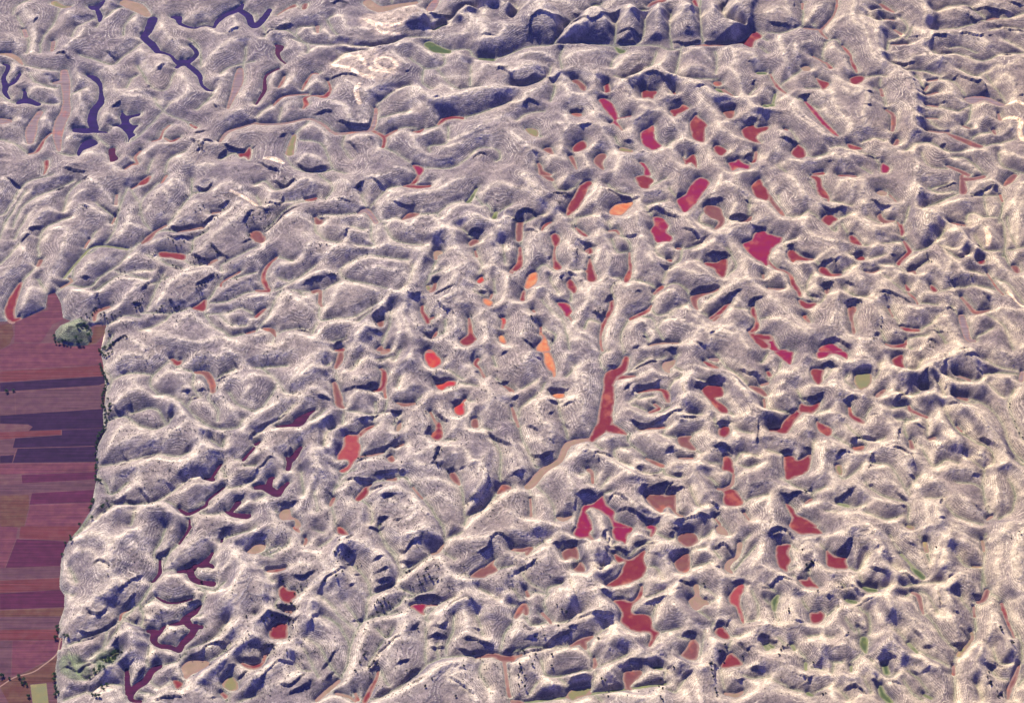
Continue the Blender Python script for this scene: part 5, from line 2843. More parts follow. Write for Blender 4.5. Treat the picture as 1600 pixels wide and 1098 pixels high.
# bedding: level steps that follow the height
bedm = np.clip(.55+1.1*fbm(X/160, Y/160, 2, 90)+np.clip((HC-14)/10, 0, 1), 0, 1)*dome
hz = H+.35*n20+2*n60
per = 3.2
ph = (hz/per) % 1.0
stp = (np.clip((ph-.55)/.28, 0, 1)-ph)
H = blur(H, 1)+per*1.0*bedm*blur(stp, 1)
rock = np.exp(-DC/7)*np.clip(DF/20, 0, 1)
nr = fbm(X/7.5, Y/7.5, 2, 166, True)
H = H + dome*(.55*n5+.35*fbm(X/3.1, Y/3.1, 1, 66)) + rock*(1.8*nr)
lump = .55*np.clip(fbm(X/12, Y/12, 3, 171, True)-.15, 0, 1)*np.clip(fbm(X/150, Y/150, 2, 175)*3+.5, 0, 1)
H = H + dome*1.6*lump
# cliffs: the ground drops away on the viewer's side of each traced rock edge
JX = X+4.2*fbm(X/11, Y/11, 3, 101); JY = Y+4.2*fbm(X/11, Y/11, 3, 105)
CL = np.zeros(X.shape, np.float32)
for kk, P in cliffs:
    G = to_ground(spline(P, False, 3), 12.0)
    cum = np.concatenate([[0], np.cumsum(np.hypot(*np.diff(G, axis=0).T))]); tot = cum[-1]+1e-6
    sl_ = window(G[:, 0].min(), G[:, 0].max(), G[:, 1].min(), G[:, 1].max(), 45)
    px, py = JX[sl_], JY[sl_]; best = np.full(px.shape, 1e9, np.float32); sg = np.zeros(px.shape, np.float32); al = np.zeros(px.shape, np.float32)
    for i in range(len(G)-1):
        a, b = G[i], G[i+1]; q, t = seg_dist(px, py, a, b)
        nx, ny = -(b[1]-a[1]), b[0]-a[0]
        l = math.hypot(nx, ny)+1e-9; nx /= l; ny /= l
        if nx*(-.45)+ny*.9 < 0: nx, ny = -nx, -ny          # normal towards the sun: the high side
        s = (px-a[0])*nx+(py-a[1])*ny
        m = q < best; best = np.where(m, q, best); sg = np.where(m, s, sg); al = np.where(m, cum[i]+t*(cum[i+1]-cum[i]), al)
    side = np.clip(sg/.8, -1, 1)
    endd = np.clip((np.minimum(al, tot-al)+3)/min(14, tot*.4+3), 0, 1)
    A = (6.2 if kk == 'k' else 4.0)*min(1, .45+tot/60)
    fall = np.where(side > 0, np.exp(-best/15)*1.0, np.exp(-best/6)*.35)
    d = A*side*fall*endd*np.clip(best*0+1, 0, 1)
    # nothing beyond the ends of the line
    CL[sl_] += d*np.clip(1.2-np.maximum(best-np.abs(sg)-1, 0)/5, 0, 1)
CL *= np.clip(DF/9, 0, 1)
H = H+CL
# land outside the picture: the same kind of country
wild = np.clip((np.minimum(DF, DC)-45)/45, 0, 1)
H = H+wild*(16*np.clip(fbm(X/95, Y/95, 3, 300, True), -.2, 1)-4)
# under the coloured floors the ground lies just below the floor sheets
H = np.where(DF <= 0.3, -0.7, H-0.7)
DFe = blur(DFL, 1)
H = np.where(DFL < CAPF, np.minimum(H, -0.75+np.maximum(DFe-.8, 0)*1.3), H)
H = H.astype(np.float32)
print('heights', time.time()-T0, H.min(), H.max(), H.mean())

# ---------------------------------------------------------------- what lies on the land: rock, soil, grass
def lerp(a, b, t): return a*(1-t[..., None])+b*t[..., None]
c = np.empty(X.shape+(3,), np.float32); c[:] = (.108, .084, .092)
v1 = np.clip(.30+1.2*fbm(X/55, Y/55, 4, 120), 0, 1)
c = lerp(c, np.array((.265, .212, .180), np.float32), v1)
big = np.clip(.5+1.6*fbm(X/260, Y/260, 2, 133), 0, 1)
c = lerp(c, np.array((.38, .30, .21), np.float32), big*.3)
# bare pale beds
sl0 = np.hypot(np.gradient(blur(H, 2), axis=1)/np.gradient(X, axis=1), np.gradient(blur(H, 2), axis=0)/np.gradient(Y, axis=0)); onslope = np.clip((sl0-.15)/.2, 0, 1)
c = lerp(c, np.array((.50, .435, .33), np.float32), np.clip((np.abs(ph-.86)<.13)*bedm*onslope*(.6+.5*np.clip(n20*2+.4, 0, 1)), 0, 1))
c = lerp(c, np.array((.095, .078, .09), np.float32), np.clip((np.abs(ph-.62)<.09)*bedm*onslope*.6, 0, 1))
gv = np.clip(.5+1.4*fbm(X/110, Y/110, 3, 130), 0, 1)
foot = np.exp(-(np.maximum(DF-1, 0)/7.5)**1.6)
c = lerp(c, np.array((.37, .345, .235), np.float32), np.clip(foot*(.55+.3*gv), 0, .95))
green = np.exp(-(np.maximum(DF-2.6, 0)/2.4)**2)*(DFL > 5)*(.45+.55*gv)
c = lerp(c, np.array((.10, .115, .07), np.float32), green*.85)
crest = .5*np.exp(-(DC/(4+HC*.2))**1.5)+.5*np.exp(-(DC/(9+HC*.7))**1.3)*np.clip((DF-4)/9, 0, 1)
crest = np.clip(crest*(.95+.8*n20+.6*fbm(X/90, Y/90, 2, 177)+.5*np.clip((HC-13)/6, 0, 1)), 0, 1)
c = lerp(c, np.array((.50, .42, .305), np.float32), crest*.9)
# worn footpath round each floor
ring = np.exp(-((DFL-3.4)/1.1)**2)*np.clip(.75+n60*1.6, 0, 1)
c = lerp(c, np.array((.55, .49, .37), np.float32), ring*.22)
# bare cream scars on some mounds
for code, prims in paints:
    for k, P in prims:
        G, wd = prim_geo(k, P); G = G+0
        w_ = window(G[:, 0].min(), G[:, 0].max(), G[:, 1].min(), G[:, 1].max(), 60)
        d = prim_dist(VXw[w_]+2*n20[w_], VYw[w_]+9+2*n20[w_], k, G, None if wd is None else wd*.75)
        c[w_] = lerp(c[w_], (np.array((.10, .14, .06), np.float32) if code == 'H' else np.array((.80, .61, .40), np.float32))*(.9+.5*n20[w_])[..., None], np.exp(-(d/(2.6 if code == 'T' else 8))**2)*{'T': .95, 'U': .25, 'H': .7}[code])
# steep bare rock, darkened further: shade put into the colour
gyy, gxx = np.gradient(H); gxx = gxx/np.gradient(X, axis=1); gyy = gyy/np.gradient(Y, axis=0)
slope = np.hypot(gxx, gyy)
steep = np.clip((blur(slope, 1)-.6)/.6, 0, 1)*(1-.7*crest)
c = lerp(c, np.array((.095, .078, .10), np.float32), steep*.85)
# scrub speckle
sp = np.clip((fbm(X/5.2, Y/5.2, 2, 140)-.22)*6, 0, 1)*np.clip(.35+fbm(X/60, Y/60, 2, 150)*1.5, 0, 1)*(1-crest)
c = lerp(c, np.array((.09, .09, .07), np.float32), sp*.7)
n4m = perlin(X/4.6, Y/4.6, 501); n9 = fbm(X/11, Y/11, 2, 505)
c *= np.clip(1+.2*n4m+.16*n5+.3*n9+.22*n20, .35, 1.7)[..., None]
tan_ = np.clip(.2+X/1900-.3*np.clip((Y-500)/1200, 0, 1)+.25*nbig, 0, 1)[..., None]   # browner towards the right, less so in the distance
c = c*(1-tan_+tan_*np.array((1.06, 1.0, .86), np.float32))
c = np.clip(c, .02, .85)
print('colours', time.time()-T0)

# ---------------------------------------------------------------- mesh of the land
def set_props(o, label=None, cat=None, group=None, kind=None):
    if label: o['label'] = label
    if cat: o['category'] = cat
    if group: o['group'] = group
    if kind: o['kind'] = kind
def grid_mesh(name, xs, ys, Z):
    ny, nx = Z.shape; me = bpy.data.meshes.new(name)
    XX, YY = np.meshgrid(xs, ys)
    co = np.stack([XX, YY, Z], -1).astype(np.float32).reshape(-1, 3)
    i = (np.arange(ny-1)[:, None]*nx+np.arange(nx-1)[None]).ravel()
    f = np.stack([i, i+1, i+nx+1, i+nx], -1).astype(np.int32)
    me.vertices.add(len(co)); me.vertices.foreach_set('co', co.ravel())
    me.loops.add(f.size); me.loops.foreach_set('vertex_index', f.ravel())
    me.polygons.add(len(f)); me.polygons.foreach_set('loop_start', np.arange(0, f.size, 4, dtype=np.int32))
    me.polygons.foreach_set('loop_total', np.full(len(f), 4, np.int32))
    me.update(); me.polygons.foreach_set('use_smooth', np.ones(len(f), bool))
    return me
def height(x, y):
    i = int(np.clip(np.searchsorted(xs, x)-1, 0, NX-2)); j = int(np.clip(np.searchsorted(ys, y)-1, 0, NY-2))
    a = (x-xs[i])/(xs[i+1]-xs[i]); b = (y-ys[j])/(ys[j+1]-ys[j])
    return float(H[j, i]*(1-a)*(1-b)+H[j, i+1]*a*(1-b)+H[j+1, i]*(1-a)*b+H[j+1, i+1]*a*b)
def drop(px, py):
    """the point of the land seen at picture point (px, py)"""
    for z in np.arange(60, -3, -1.5):
        x, y = ground(px, py, z)
        if height(x, y) >= z: return x, y, height(x, y)
    x, y = ground(px, py, 0); return x, y, max(0, height(x, y))

def new_mat(name):
    m = bpy.data.materials.new(name); m.use_nodes = True; nt = m.node_tree
    b = nt.nodes['Principled BSDF']; b.inputs['Roughness'].default_value = .95; b.inputs['Specular IOR Level'].default_value = .15
    return m, nt, b
def N(nt, t, **k):
    n = nt.nodes.new(t)
    for a, v in k.items(): setattr(n, a, v)
    return n
def land_material():
    m, nt, b = new_mat('karst_ground'); L = nt.links.new
    at = N(nt, 'ShaderNodeAttribute', attribute_name='soil')
    geo = N(nt, 'ShaderNodeNewGeometry')
    n1 = N(nt, 'ShaderNodeTexNoise'); n1.inputs['Scale'].default_value = .35; n1.inputs['Detail'].default_value = 4; n1.inputs['Roughness'].default_value = .65
    L(geo.outputs['Position'], n1.inputs['Vector'])
    n2 = N(nt, 'ShaderNodeTexNoise'); n2.inputs['Scale'].default_value = .11; n2.inputs['Detail'].default_value = 3
    L(geo.outputs['Position'], n2.inputs['Vector'])
    r1 = N(nt, 'ShaderNodeMapRange'); r1.inputs[1].default_value = .3; r1.inputs[2].default_value = .7; r1.inputs[3].default_value = .65; r1.inputs[4].default_value = 1.35
    L(n1.outputs[0], r1.inputs[0])
    mx = N(nt, 'ShaderNodeMix', data_type='RGBA', blend_type='MULTIPLY'); mx.inputs[0].default_value = 1
    cb = N(nt, 'ShaderNodeCombineColor'); [L(r1.outputs[0], cb.inputs[i]) for i in range(3)]
    L(at.outputs['Color'], mx.inputs[6]); L(cb.outputs[0], mx.inputs[7])
    # thin beds: pale and dark lines that follow the height
    sp = N(nt, 'ShaderNodeSeparateXYZ'); L(geo.outputs['Position'], sp.inputs[0])
    ad = N(nt, 'ShaderNodeMath', operation='MULTIPLY_ADD'); L(n2.outputs[0], ad.inputs[0]); ad.inputs[1].default_value = 3.0; L(sp.outputs[2], ad.inputs[2])
    sn = N(nt, 'ShaderNodeMath', operation='MULTIPLY'); L(ad.outputs[0], sn.inputs[0]); sn.inputs[1].default_value = 2*math.pi/2.7
    si = N(nt, 'ShaderNodeMath', operation='SINE'); L(sn.outputs[0], si.inputs[0])
    n3 = N(nt, 'ShaderNodeTexNoise'); n3.inputs['Scale'].default_value = .012; n3.inputs['Detail'].default_value = 3; L(geo.outputs['Position'], n3.inputs['Vector'])
    r3 = N(nt, 'ShaderNodeMapRange'); r3.inputs[1].default_value = .4; r3.inputs[2].default_value = .62; r3.inputs[3].default_value = 0; r3.inputs[4].default_value = .3; L(n3.outputs[0], r3.inputs[0])
    ml = N(nt, 'ShaderNodeMath', operation='MULTIPLY_ADD'); L(si.outputs[0], ml.inputs[0]); L(r3.outputs[0], ml.inputs[1]); ml.inputs[2].default_value = 1.0
    c2 = N(nt, 'ShaderNodeCombineColor'); [L(ml.outputs[0], c2.inputs[i]) for i in range(3)]
    m2 = N(nt, 'ShaderNodeMix', data_type='RGBA', blend_type='MULTIPLY'); m2.inputs[0].default_value = 1; L(mx.outputs[2], m2.inputs[6]); L(c2.outputs[0], m2.inputs[7])
    # boulders and tufts
    vo = N(nt, 'ShaderNodeTexVoronoi'); vo.inputs['Scale'].default_value = .16; L(geo.outputs['Position'], vo.inputs['Vector'])
    rv = N(nt, 'ShaderNodeMapRange'); rv.inputs[1].default_value = .16; rv.inputs[2].default_value = .24; rv.inputs[3].default_value = .45; rv.inputs[4].default_value = 1.0; L(vo.outputs['Distance'], rv.inputs[0])
    c3 = N(nt, 'ShaderNodeCombineColor'); [L(rv.outputs[0], c3.inputs[i]) for i in range(3)]
    m3 = N(nt, 'ShaderNodeMix', data_type='RGBA', blend_type='MULTIPLY'); m3.inputs[0].default_value = 1; L(m2.outputs[2], m3.inputs[6]); L(c3.outputs[0], m3.inputs[7])
    L(m3.outputs[2], b.inputs['Base Color'])
    bp = N(nt, 'ShaderNodeBump'); bp.inputs['Strength'].default_value = 1; bp.inputs['Distance'].default_value = 1.2
    L(n1.outputs[0], bp.inputs['Height']); L(bp.outputs[0], b.inputs['Normal'])
    return m
me = grid_mesh('hills', xs, ys, H)
ca = me.attributes.new('soil', 'FLOAT_COLOR', 'POINT')
c4 = np.ones((NX*NY, 4), np.float32); c4[:, :3] = c.reshape(-1, 3); ca.data.foreach_set('color', c4.ravel())
land = bpy.data.objects.new('hills', me); COL.objects.link(land); land['kind'] = 'structure'
me.materials.append(land_material())
print('land', NX*NY, time.time()-T0)

# ---------------------------------------------------------------- floors of the hollows
FC = {'V': ((0.022, 0.005, 0.064), (0.013, 0.005, 0.043)), 'D': ((0.060, 0.006, 0.030), (0.036, 0.005, 0.027)), 'M': ((0.171, 0.005, 0.043), (0.192, 0.010, 0.028)),
      'C': ((0.137, 0.011, 0.022), (0.161, 0.025, 0.025)), 'P': ((0.133, 0.040, 0.040), (0.154, 0.065, 0.049)), 'O': ((.44, .11, .04), (.46, .22, .09)),
      'K': ((0.263, 0.173, 0.114), (0.216, 0.150, 0.090)), 'G': ((0.043, 0.074, 0.022), (0.069, 0.082, 0.030)), 'Y': ((0.184, 0.158, 0.061), (0.153, 0.153, 0.066)),
      'Q': ((0.171, 0.117, 0.122), (0.207, 0.153, 0.135)), 'T': ((0.680, 0.561, 0.425), (0.629, 0.468, 0.340)), 'F': ((0.089, 0.025, 0.038), (0.120, 0.038, 0.044)),
      'N': ((0.018, 0.005, 0.021), (0.026, 0.008, 0.029)), 'B': ((0.055, 0.010, 0.026), (0.071, 0.013, 0.033)), 'L': ((0.072, 0.030, 0.039), (0.091, 0.042, 0.045)), 'A': ((0.180, 0.150, 0.135), (0.225, 0.180, 0.150)),
      'E': ((0.080, 0.029, 0.021), (0.098, 0.048, 0.030)), 'R': ((0.097, 0.022, 0.024), (0.106, 0.032, 0.032)), 'Z': ((0.090, 0.037, 0.042), (0.109, 0.053, 0.050)),
      'J': ((0.269, 0.054, 0.045), (0.230, 0.029, 0.038)),
      'S': ((0.323, 0.014, 0.030), (0.374, 0.051, 0.025))}
CN = {'J': 'orange red', 'V': 'deep violet', 'D': 'dark maroon', 'M': 'magenta', 'C': 'crimson', 'P': 'dull pinkish brown', 'O': 'bright orange', 'K': 'tan brown',
      'N': 'nearly black violet', 'B': 'dark plum', 'L': 'pale mauve', 'A': 'grey', 'E': 'orange brown', 'R': 'brick red', 'Z': 'plain brown', 'G': 'green', 'Y': 'olive yellow', 'Q': 'muted mauve brown', 'T': 'bare cream', 'F': 'red brown', 'S': 'bright scarlet'}
def floor_material(code):
    m, nt, b = new_mat('soil_'+CN[code].replace(' ', '_')); L = nt.links.new
    geo = N(nt, 'ShaderNodeNewGeometry')
    n1 = N(nt, 'ShaderNodeTexNoise'); n1.inputs['Scale'].default_value = .045; n1.inputs['Detail'].default_value = 4
    L(geo.outputs['Position'], n1.inputs['Vector'])
    r = N(nt, 'ShaderNodeValToRGB'); a, q = FC[code]
    r.color_ramp.elements[0].position = .38; r.color_ramp.elements[0].color = a+(1,)
    r.color_ramp.elements[1].position = .66; r.color_ramp.elements[1].color = q+(1,)
    L(n1.outputs[0], r.inputs[0]); 
    n2 = N(nt, 'ShaderNodeTexNoise'); n2.inputs['Scale'].default_value = .5; n2.inputs['Detail'].default_value = 3
    L(geo.outputs['Position'], n2.inputs['Vector'])
    rr = N(nt, 'ShaderNodeMapRange'); rr.inputs[3].default_value = .8; rr.inputs[4].default_value = 1.2; L(n2.outputs[0], rr.inputs[0])
    mx = N(nt, 'ShaderNodeMix', data_type='RGBA', blend_type='MULTIPLY'); mx.inputs[0].default_value = 1
    cb = N(nt, 'ShaderNodeCombineColor'); [L(rr.outputs[0], cb.inputs[i]) for i in range(3)]
    col = r.outputs[0]
    if code in 'MCPKSOGYQJ':      # drier, browner soil round the margin; paler ploughed streaks further in
        at = N(nt, 'ShaderNodeAttribute', attribute_name='depth'); ad = N(nt, 'ShaderNodeMath', operation='MULTIPLY_ADD')
        L(n1.outputs[0], ad.inputs[0]); ad.inputs[1].default_value = 14; L(at.outputs['Fac'], ad.inputs[2])
        me_ = N(nt, 'ShaderNodeMapRange', interpolation_type='SMOOTHSTEP'); me_.inputs[1].default_value = 6; me_.inputs[2].default_value = 13.0; L(ad.outputs[0], me_.inputs[0])
        mm = N(nt, 'ShaderNodeMix', data_type='RGBA'); L(me_.outputs[0], mm.inputs[0]); mm.inputs[6].default_value = (.25, .15, .11, 1) if code != 'G' else (.2, .2, .1, 1); L(col, mm.inputs[7]); col = mm.outputs[2]
        n4 = N(nt, 'ShaderNodeTexNoise'); n4.inputs['Scale'].default_value = .022; n4.inputs['Detail'].default_value = 3; L(geo.outputs['Position'], n4.inputs['Vector'])
        r4 = N(nt, 'ShaderNodeMapRange', interpolation_type='SMOOTHSTEP'); r4.inputs[1].default_value = .55; r4.inputs[2].default_value = .72; r4.inputs[4].default_value = .55; L(n4.outputs[0], r4.inputs[0])
        m5 = N(nt, 'ShaderNodeMix', data_type='RGBA'); L(r4.outputs[0], m5.inputs[0]); L(col, m5.inputs[6]); m5.inputs[7].default_value = {'G': (.2, .22, .05, 1), 'Y': (.4, .3, .1, 1), 'K': (.4, .28, .18, 1)}.get(code, (.36, .11, .06, 1)); col = m5.outputs[2]
    L(col, mx.inputs[6]); L(cb.outputs[0], mx.inputs[7]); L(mx.outputs[2], b.inputs['Base Color'])
    if code in 'NBLAFRZEQDV':   # furrows along the strips
        wv = N(nt, 'ShaderNodeTexNoise'); wv.inputs['Scale'].default_value = 1; wv.inputs['Detail'].default_value = 4
        mp = N(nt, 'ShaderNodeMapping'); mp.inputs['Scale'].default_value = (.006, .22, .1); mp.inputs['Rotation'].default_value = (0, 0, R(-6)); L(geo.outputs['Position'], mp.inputs['Vector']); L(mp.outputs[0], wv.inputs['Vector'])
        r5 = N(nt, 'ShaderNodeMapRange'); r5.inputs[1].default_value = .3; r5.inputs[2].default_value = .7; r5.inputs[3].default_value = .66; r5.inputs[4].default_value = 1.34; L(wv.outputs[0], r5.inputs[0])
        c5 = N(nt, 'ShaderNodeCombineColor'); [L(r5.outputs[0], c5.inputs[i]) for i in range(3)]
        m6 = N(nt, 'ShaderNodeMix', data_type='RGBA', blend_type='MULTIPLY'); m6.inputs[0].default_value = 1; L(mx.outputs[2], m6.inputs[6]); L(c5.outputs[0], m6.inputs[7]); L(m6.outputs[2], b.inputs['Base Color'])
    return m
FM = {k: floor_material(k) for k in FC}
floor_objs = []; seen_of = {}; OCN = 900; OCC = np.zeros((2*OCN, 2*OCN), bool)
for idx, (code, geo) in enumerate(FG):
    allp = np.concatenate([G for k, G, wd in geo]); mw = max([0]+[wd.max() for k, G, wd in geo if wd is not None])+4
    i0 = int(math.floor((allp[:, 0].min()-mw)/2.6)); i1 = int((allp[:, 0].max()+mw)/2.6)+2; j0 = int(math.floor((allp[:, 1].min()-mw)/2.6)); j1 = int((allp[:, 1].max()+mw)/2.6)+2
    i0, i1 = np.clip([i0, i1], -OCN, OCN-1); j0, j1 = np.clip([j0, j1], -OCN, OCN-1)
    gx_ = np.arange(i0, i1)*2.6; gy_ = np.arange(j0, j1)*2.6
    px, py = np.meshgrid(gx_, gy_); px = px.astype(np.float32); py = py.astype(np.float32)
    d = np.full(px.shape, 99, np.float32); di = np.zeros(px.shape, np.float32)
    for k, G, wd in geo:
        d = np.minimum(d, prim_dist(px, py, k, G, wd)); di = np.maximum(di, prim_depth(px, py, k, G, wd))
    ok = d < 3.2
    cell = ok[:-1, :-1] | ok[1:, :-1] | ok[:-1, 1:] | ok[1:, 1:]
    oc = OCC[j0+OCN:j1-1+OCN, i0+OCN:i1-1+OCN]; cell &= ~oc; oc |= cell
    if not cell.any(): continue
    jj, ii = np.nonzero(cell); nx = len(gx_)
    f = np.stack([jj*nx+ii, jj*nx+ii+1, (jj+1)*nx+ii+1, (jj+1)*nx+ii], -1)
    used, inv = np.unique(f, return_inverse=True); f = inv.reshape(-1, 4)
    co = np.stack([px.ravel()[used], py.ravel()[used], np.zeros(len(used))], -1)
    ctr = co.mean(0)
    lo = d.ravel()[used] <= 0; sx, sy = co[lo, 0], co[lo, 1]; vis = np.ones(len(sx), bool)
    tocam = np.array([CAM[0]-ctr[0], CAM[1]-ctr[1]]); D_ = np.hypot(*tocam); tocam /= D_; ta = CAM[2]/D_
    for s_ in np.arange(3, 70, 3):
        ii_ = np.clip(np.searchsorted(xs, sx+tocam[0]*s_)-1, 0, NX-1); jj_ = np.clip(np.searchsorted(ys, sy+tocam[1]*s_)-1, 0, NY-1); vis &= H[jj_, ii_] < s_*ta+.3
    depth_ = (co[lo, 1]-CAM[1])*math.cos(PITCH)+CAM[2]*math.sin(PITCH) if len(sx) else np.zeros(0)
    inf = (np.abs(sx) < depth_*TH*1.01) if len(sx) else np.zeros(0, bool)
    seen = int((vis & inf).sum()) if len(sx) else 0
    if seen < 2 and code != 'Z': continue
    me = bpy.data.meshes.new('hollow_floor')
    me.from_pydata((co-ctr).tolist(), [], f.tolist()); me.materials.append(FM[code])
    ea = me.attributes.new('depth', 'FLOAT', 'POINT'); ea.data.foreach_set('value', di.ravel()[used].astype(np.float32))
    o = bpy.data.objects.new('hollow_floor', me); COL.objects.link(o); o.location = (ctr[0], ctr[1], 0)
    floor_objs.append((o, code, ctr, ok.sum()*6.8)); seen_of[o] = seen
print('floors', len(FG), time.time()-T0)

for i, (code, P) in enumerate(strips):
    G = to_ground(P); ctr = G.mean(0); me = bpy.data.meshes.new('field')
    z = .05+.006*(i % 5)
    me.from_pydata([(g[0]-ctr[0], g[1]-ctr[1], 0) for g in G], [], [list(range(len(G)))]); me.update()
    if me.polygons[0].normal.z < 0: me.flip_normals()
    ea = me.attributes.new('depth', 'FLOAT', 'POINT'); ea.data.foreach_set('value', np.full(len(me.vertices), 30, np.float32))
    me.materials.append(FM[code]); o = bpy.data.objects.new('field', me); COL.objects.link(o); o.location = (ctr[0], ctr[1], z)
    floor_objs.append((o, code, ctr, 0))

tr = spline([ground(*p) for p in ((-60, 1110), (0, 1072), (22, 1058), (50, 1050), (66, 1040), (88, 1022), (93, 1005), (97, 985))], False, 5)
tv = []
for i, p in enumerate(tr):
    d_ = tr[min(i+1, len(tr)-1)]-tr[max(i-1, 0)]; d_ = d_/np.hypot(*d_); tv += [(p[0]-d_[1]*1.7, p[1]+d_[0]*1.7, 0), (p[0]+d_[1]*1.7, p[1]-d_[0]*1.7, 0)]
me = bpy.data.meshes.new('dirt_track'); me.from_pydata(tv, [], [(2*i, 2*i+2, 2*i+3, 2*i+1) for i in range(len(tr)-1)]); me.update()
if me.polygons[0].normal.z < 0: me.flip_normals()
me.materials.append(FM['K']); o = bpy.data.objects.new('dirt_track', me); COL.objects.link(o); o.location = (0, 0, .12); o['kind'] = 'structure'
hz_me = bpy.data.meshes.new('haze'); hx, hy, z0, z1 = 11000, 11000, -60, 4400
hz_me.from_pydata([(x, y, z) for z in (z0, z1) for x, y in ((-hx, -hy), (hx, -hy), (hx, hy), (-hx, hy))], [], [(3, 2, 1, 0), (4, 5, 6, 7), (0, 1, 5, 4), (1, 2, 6, 5), (2, 3, 7, 6), (3, 0, 4, 7)])
hz_o = bpy.data.objects.new('haze', hz_me); COL.objects.link(hz_o); hz_o['kind'] = 'stuff'
m = bpy.data.materials.new('haze'); m.use_nodes = True; nt = m.node_tree; nt.nodes.clear()
out = nt.nodes.new('ShaderNodeOutputMaterial'); pv = nt.nodes.new('ShaderNodeVolumePrincipled'); nt.links.new(pv.outputs[0], out.inputs['Volume'])
pv.inputs['Color'].default_value = (.35, .5, 1, 1); pv.inputs['Density'].default_value = 6e-6; pv.inputs['Anisotropy'].default_value = .3
hz_me.materials.append(m)

# ---------------------------------------------------------------- shrubs and trees
def leaf_mat(name, a, b_):
    m, nt, b = new_mat(name); L = nt.links.new
    oi = N(nt, 'ShaderNodeObjectInfo'); g = N(nt, 'ShaderNodeNewGeometry'); n = N(nt, 'ShaderNodeTexNoise'); n.inputs['Scale'].default_value = .9
    L(g.outputs['Position'], n.inputs['Vector']); r = N(nt, 'ShaderNodeMix', data_type='RGBA'); r.inputs[6].default_value = a+(1,); r.inputs[7].default_value = b_+(1,)
    L(n.outputs[0], r.inputs[0]); L(r.outputs[2], b.inputs['Base Color']); return m
M_JUN = leaf_mat('juniper_leaves', (.012, .018, .014), (.032, .042, .028)); M_GRN = leaf_mat('broad_leaves', (.025, .055, .018), (.07, .12, .035))
M_BRK, _, bb = new_mat('bark'); bb.inputs['Base Color'].default_value = (.12, .09, .07, 1)
def crown_mesh(name, r, h, n, seed, mat, leaf, base):
    """many leaf clumps spread through an uneven crown"""
    rg = random.Random(seed); V = []; F = []
    lobes = [(rg.uniform(-.45, .45)*r, rg.uniform(-.45, .45)*r, base+h*rg.uniform(.3, .8), r*rg.uniform(.45, .7)) for _ in range(5)]
    for _ in range(n):
        lx, ly, lz, lr = rg.choice(lobes); th = rg.uniform(0, 6.283); cz = rg.uniform(-.7, 1); rr = lr*rg.uniform(.55, 1.08); q = math.sqrt(max(0, 1-cz*cz))
        p = (lx+rr*q*math.cos(th), ly+rr*q*math.sin(th), lz+rr*cz*h/(2.2*r)); s = leaf*rg.uniform(.7, 1.3)
        a = [rg.uniform(-1, 1) for _ in range(3)]; b = [rg.uniform(-1, 1) for _ in range(3)]
        na = math.sqrt(sum(x*x for x in a)); a = [x/na*s for x in a]; dp = sum(a[i]*b[i] for i in range(3))/(s*s); b = [b[i]-dp*a[i] for i in range(3)]; nb = math.sqrt(sum(x*x for x in b)); b = [x/nb*s for x in b]
        k = len(V); V += [tuple(p[i]-a[i]-b[i]*.6 for i in range(3)), tuple(p[i]+a[i]-b[i]*.5 for i in range(3)), tuple(p[i]+a[i]*.6+b[i] for i in range(3)), tuple(p[i]-a[i]*.5+b[i]*.8 for i in range(3))]; F.append((k, k+1, k+2, k+3))
    me = bpy.data.meshes.new(name); me.from_pydata(V, [], F); me.materials.append(mat); return me
def trunk_mesh(name, r, h, seed):
    rg = random.Random(seed); V = []; F = []
    def limb(p, q, r0, r1):
        k = len(V); d = [q[i]-p[i] for i in range(3)]
        for c_, rr in ((p, r0), (q, r1)):
            for j in range(6): V.append((c_[0]+rr*math.cos(j*1.047), c_[1]+rr*math.sin(j*1.047), c_[2]))
        for j in range(6): F.append((k+j, k+(j+1) % 6, k+6+(j+1) % 6, k+6+j))
    limb((0, 0, -.8), (0, 0, h*.5), r, r*.7)
    for j in range(4):
        a = j*1.57+rg.uniform(-.4, .4); limb((0, 0, h*.42), (math.cos(a)*h*.3, math.sin(a)*h*.3, h*rg.uniform(.75, 1)), r*.55, r*.2)
    me = bpy.data.meshes.new(name); me.from_pydata(V, [], F); me.materials.append(M_BRK); return me
PROT = {'juniper': [], 'leafy': []}
for v in range(4):
    PROT['juniper'].append((crown_mesh('crown', 2.3, 3.4, 150, v, M_JUN, .42, .5), trunk_mesh('trunk', .22, 2.6, v)))
    PROT['leafy'].append((crown_mesh('crown', 3.2, 4.6, 190, 20+v, M_GRN, .5, 1.3), trunk_mesh('trunk', .3, 4.0, 30+v)))
REG = ((533, 'left'), (1067, 'middle'), (1601, 'right')); ROW = ((275, 'top'), (549, 'upper'), (824, 'lower'), (1099, 'bottom'))
def region(px, py):
    c_ = next(n for l, n in REG if px < l or l == 1601); r_ = next(n for l, n in ROW if py < l or l == 1099)
    return {'left': 'left', 'middle': 'middle', 'right': 'right'}[c_], r_
spots = [p for p in treespots if -5 < p[0] < 1605 and -5 < p[1] < 1103]
random.Random(3).shuffle(spots)
def is_leafy(p): return p[0] < 185 and p[1] > 505
lf = [p for p in spots if is_leafy(p)]; ju = [p for p in spots if not is_leafy(p)]
ju.sort(key=lambda p: -p[1]+(-400 if p[0] < 420 and p[1] < 560 else 0))
ones = lf+ju[:296-len(lf)]; rest = ju[296-len(lf):]
rt = random.Random(5); tree_objs = []
near = {'left': 'at far left', 'middle': 'in the middle', 'right': 'at far right'}
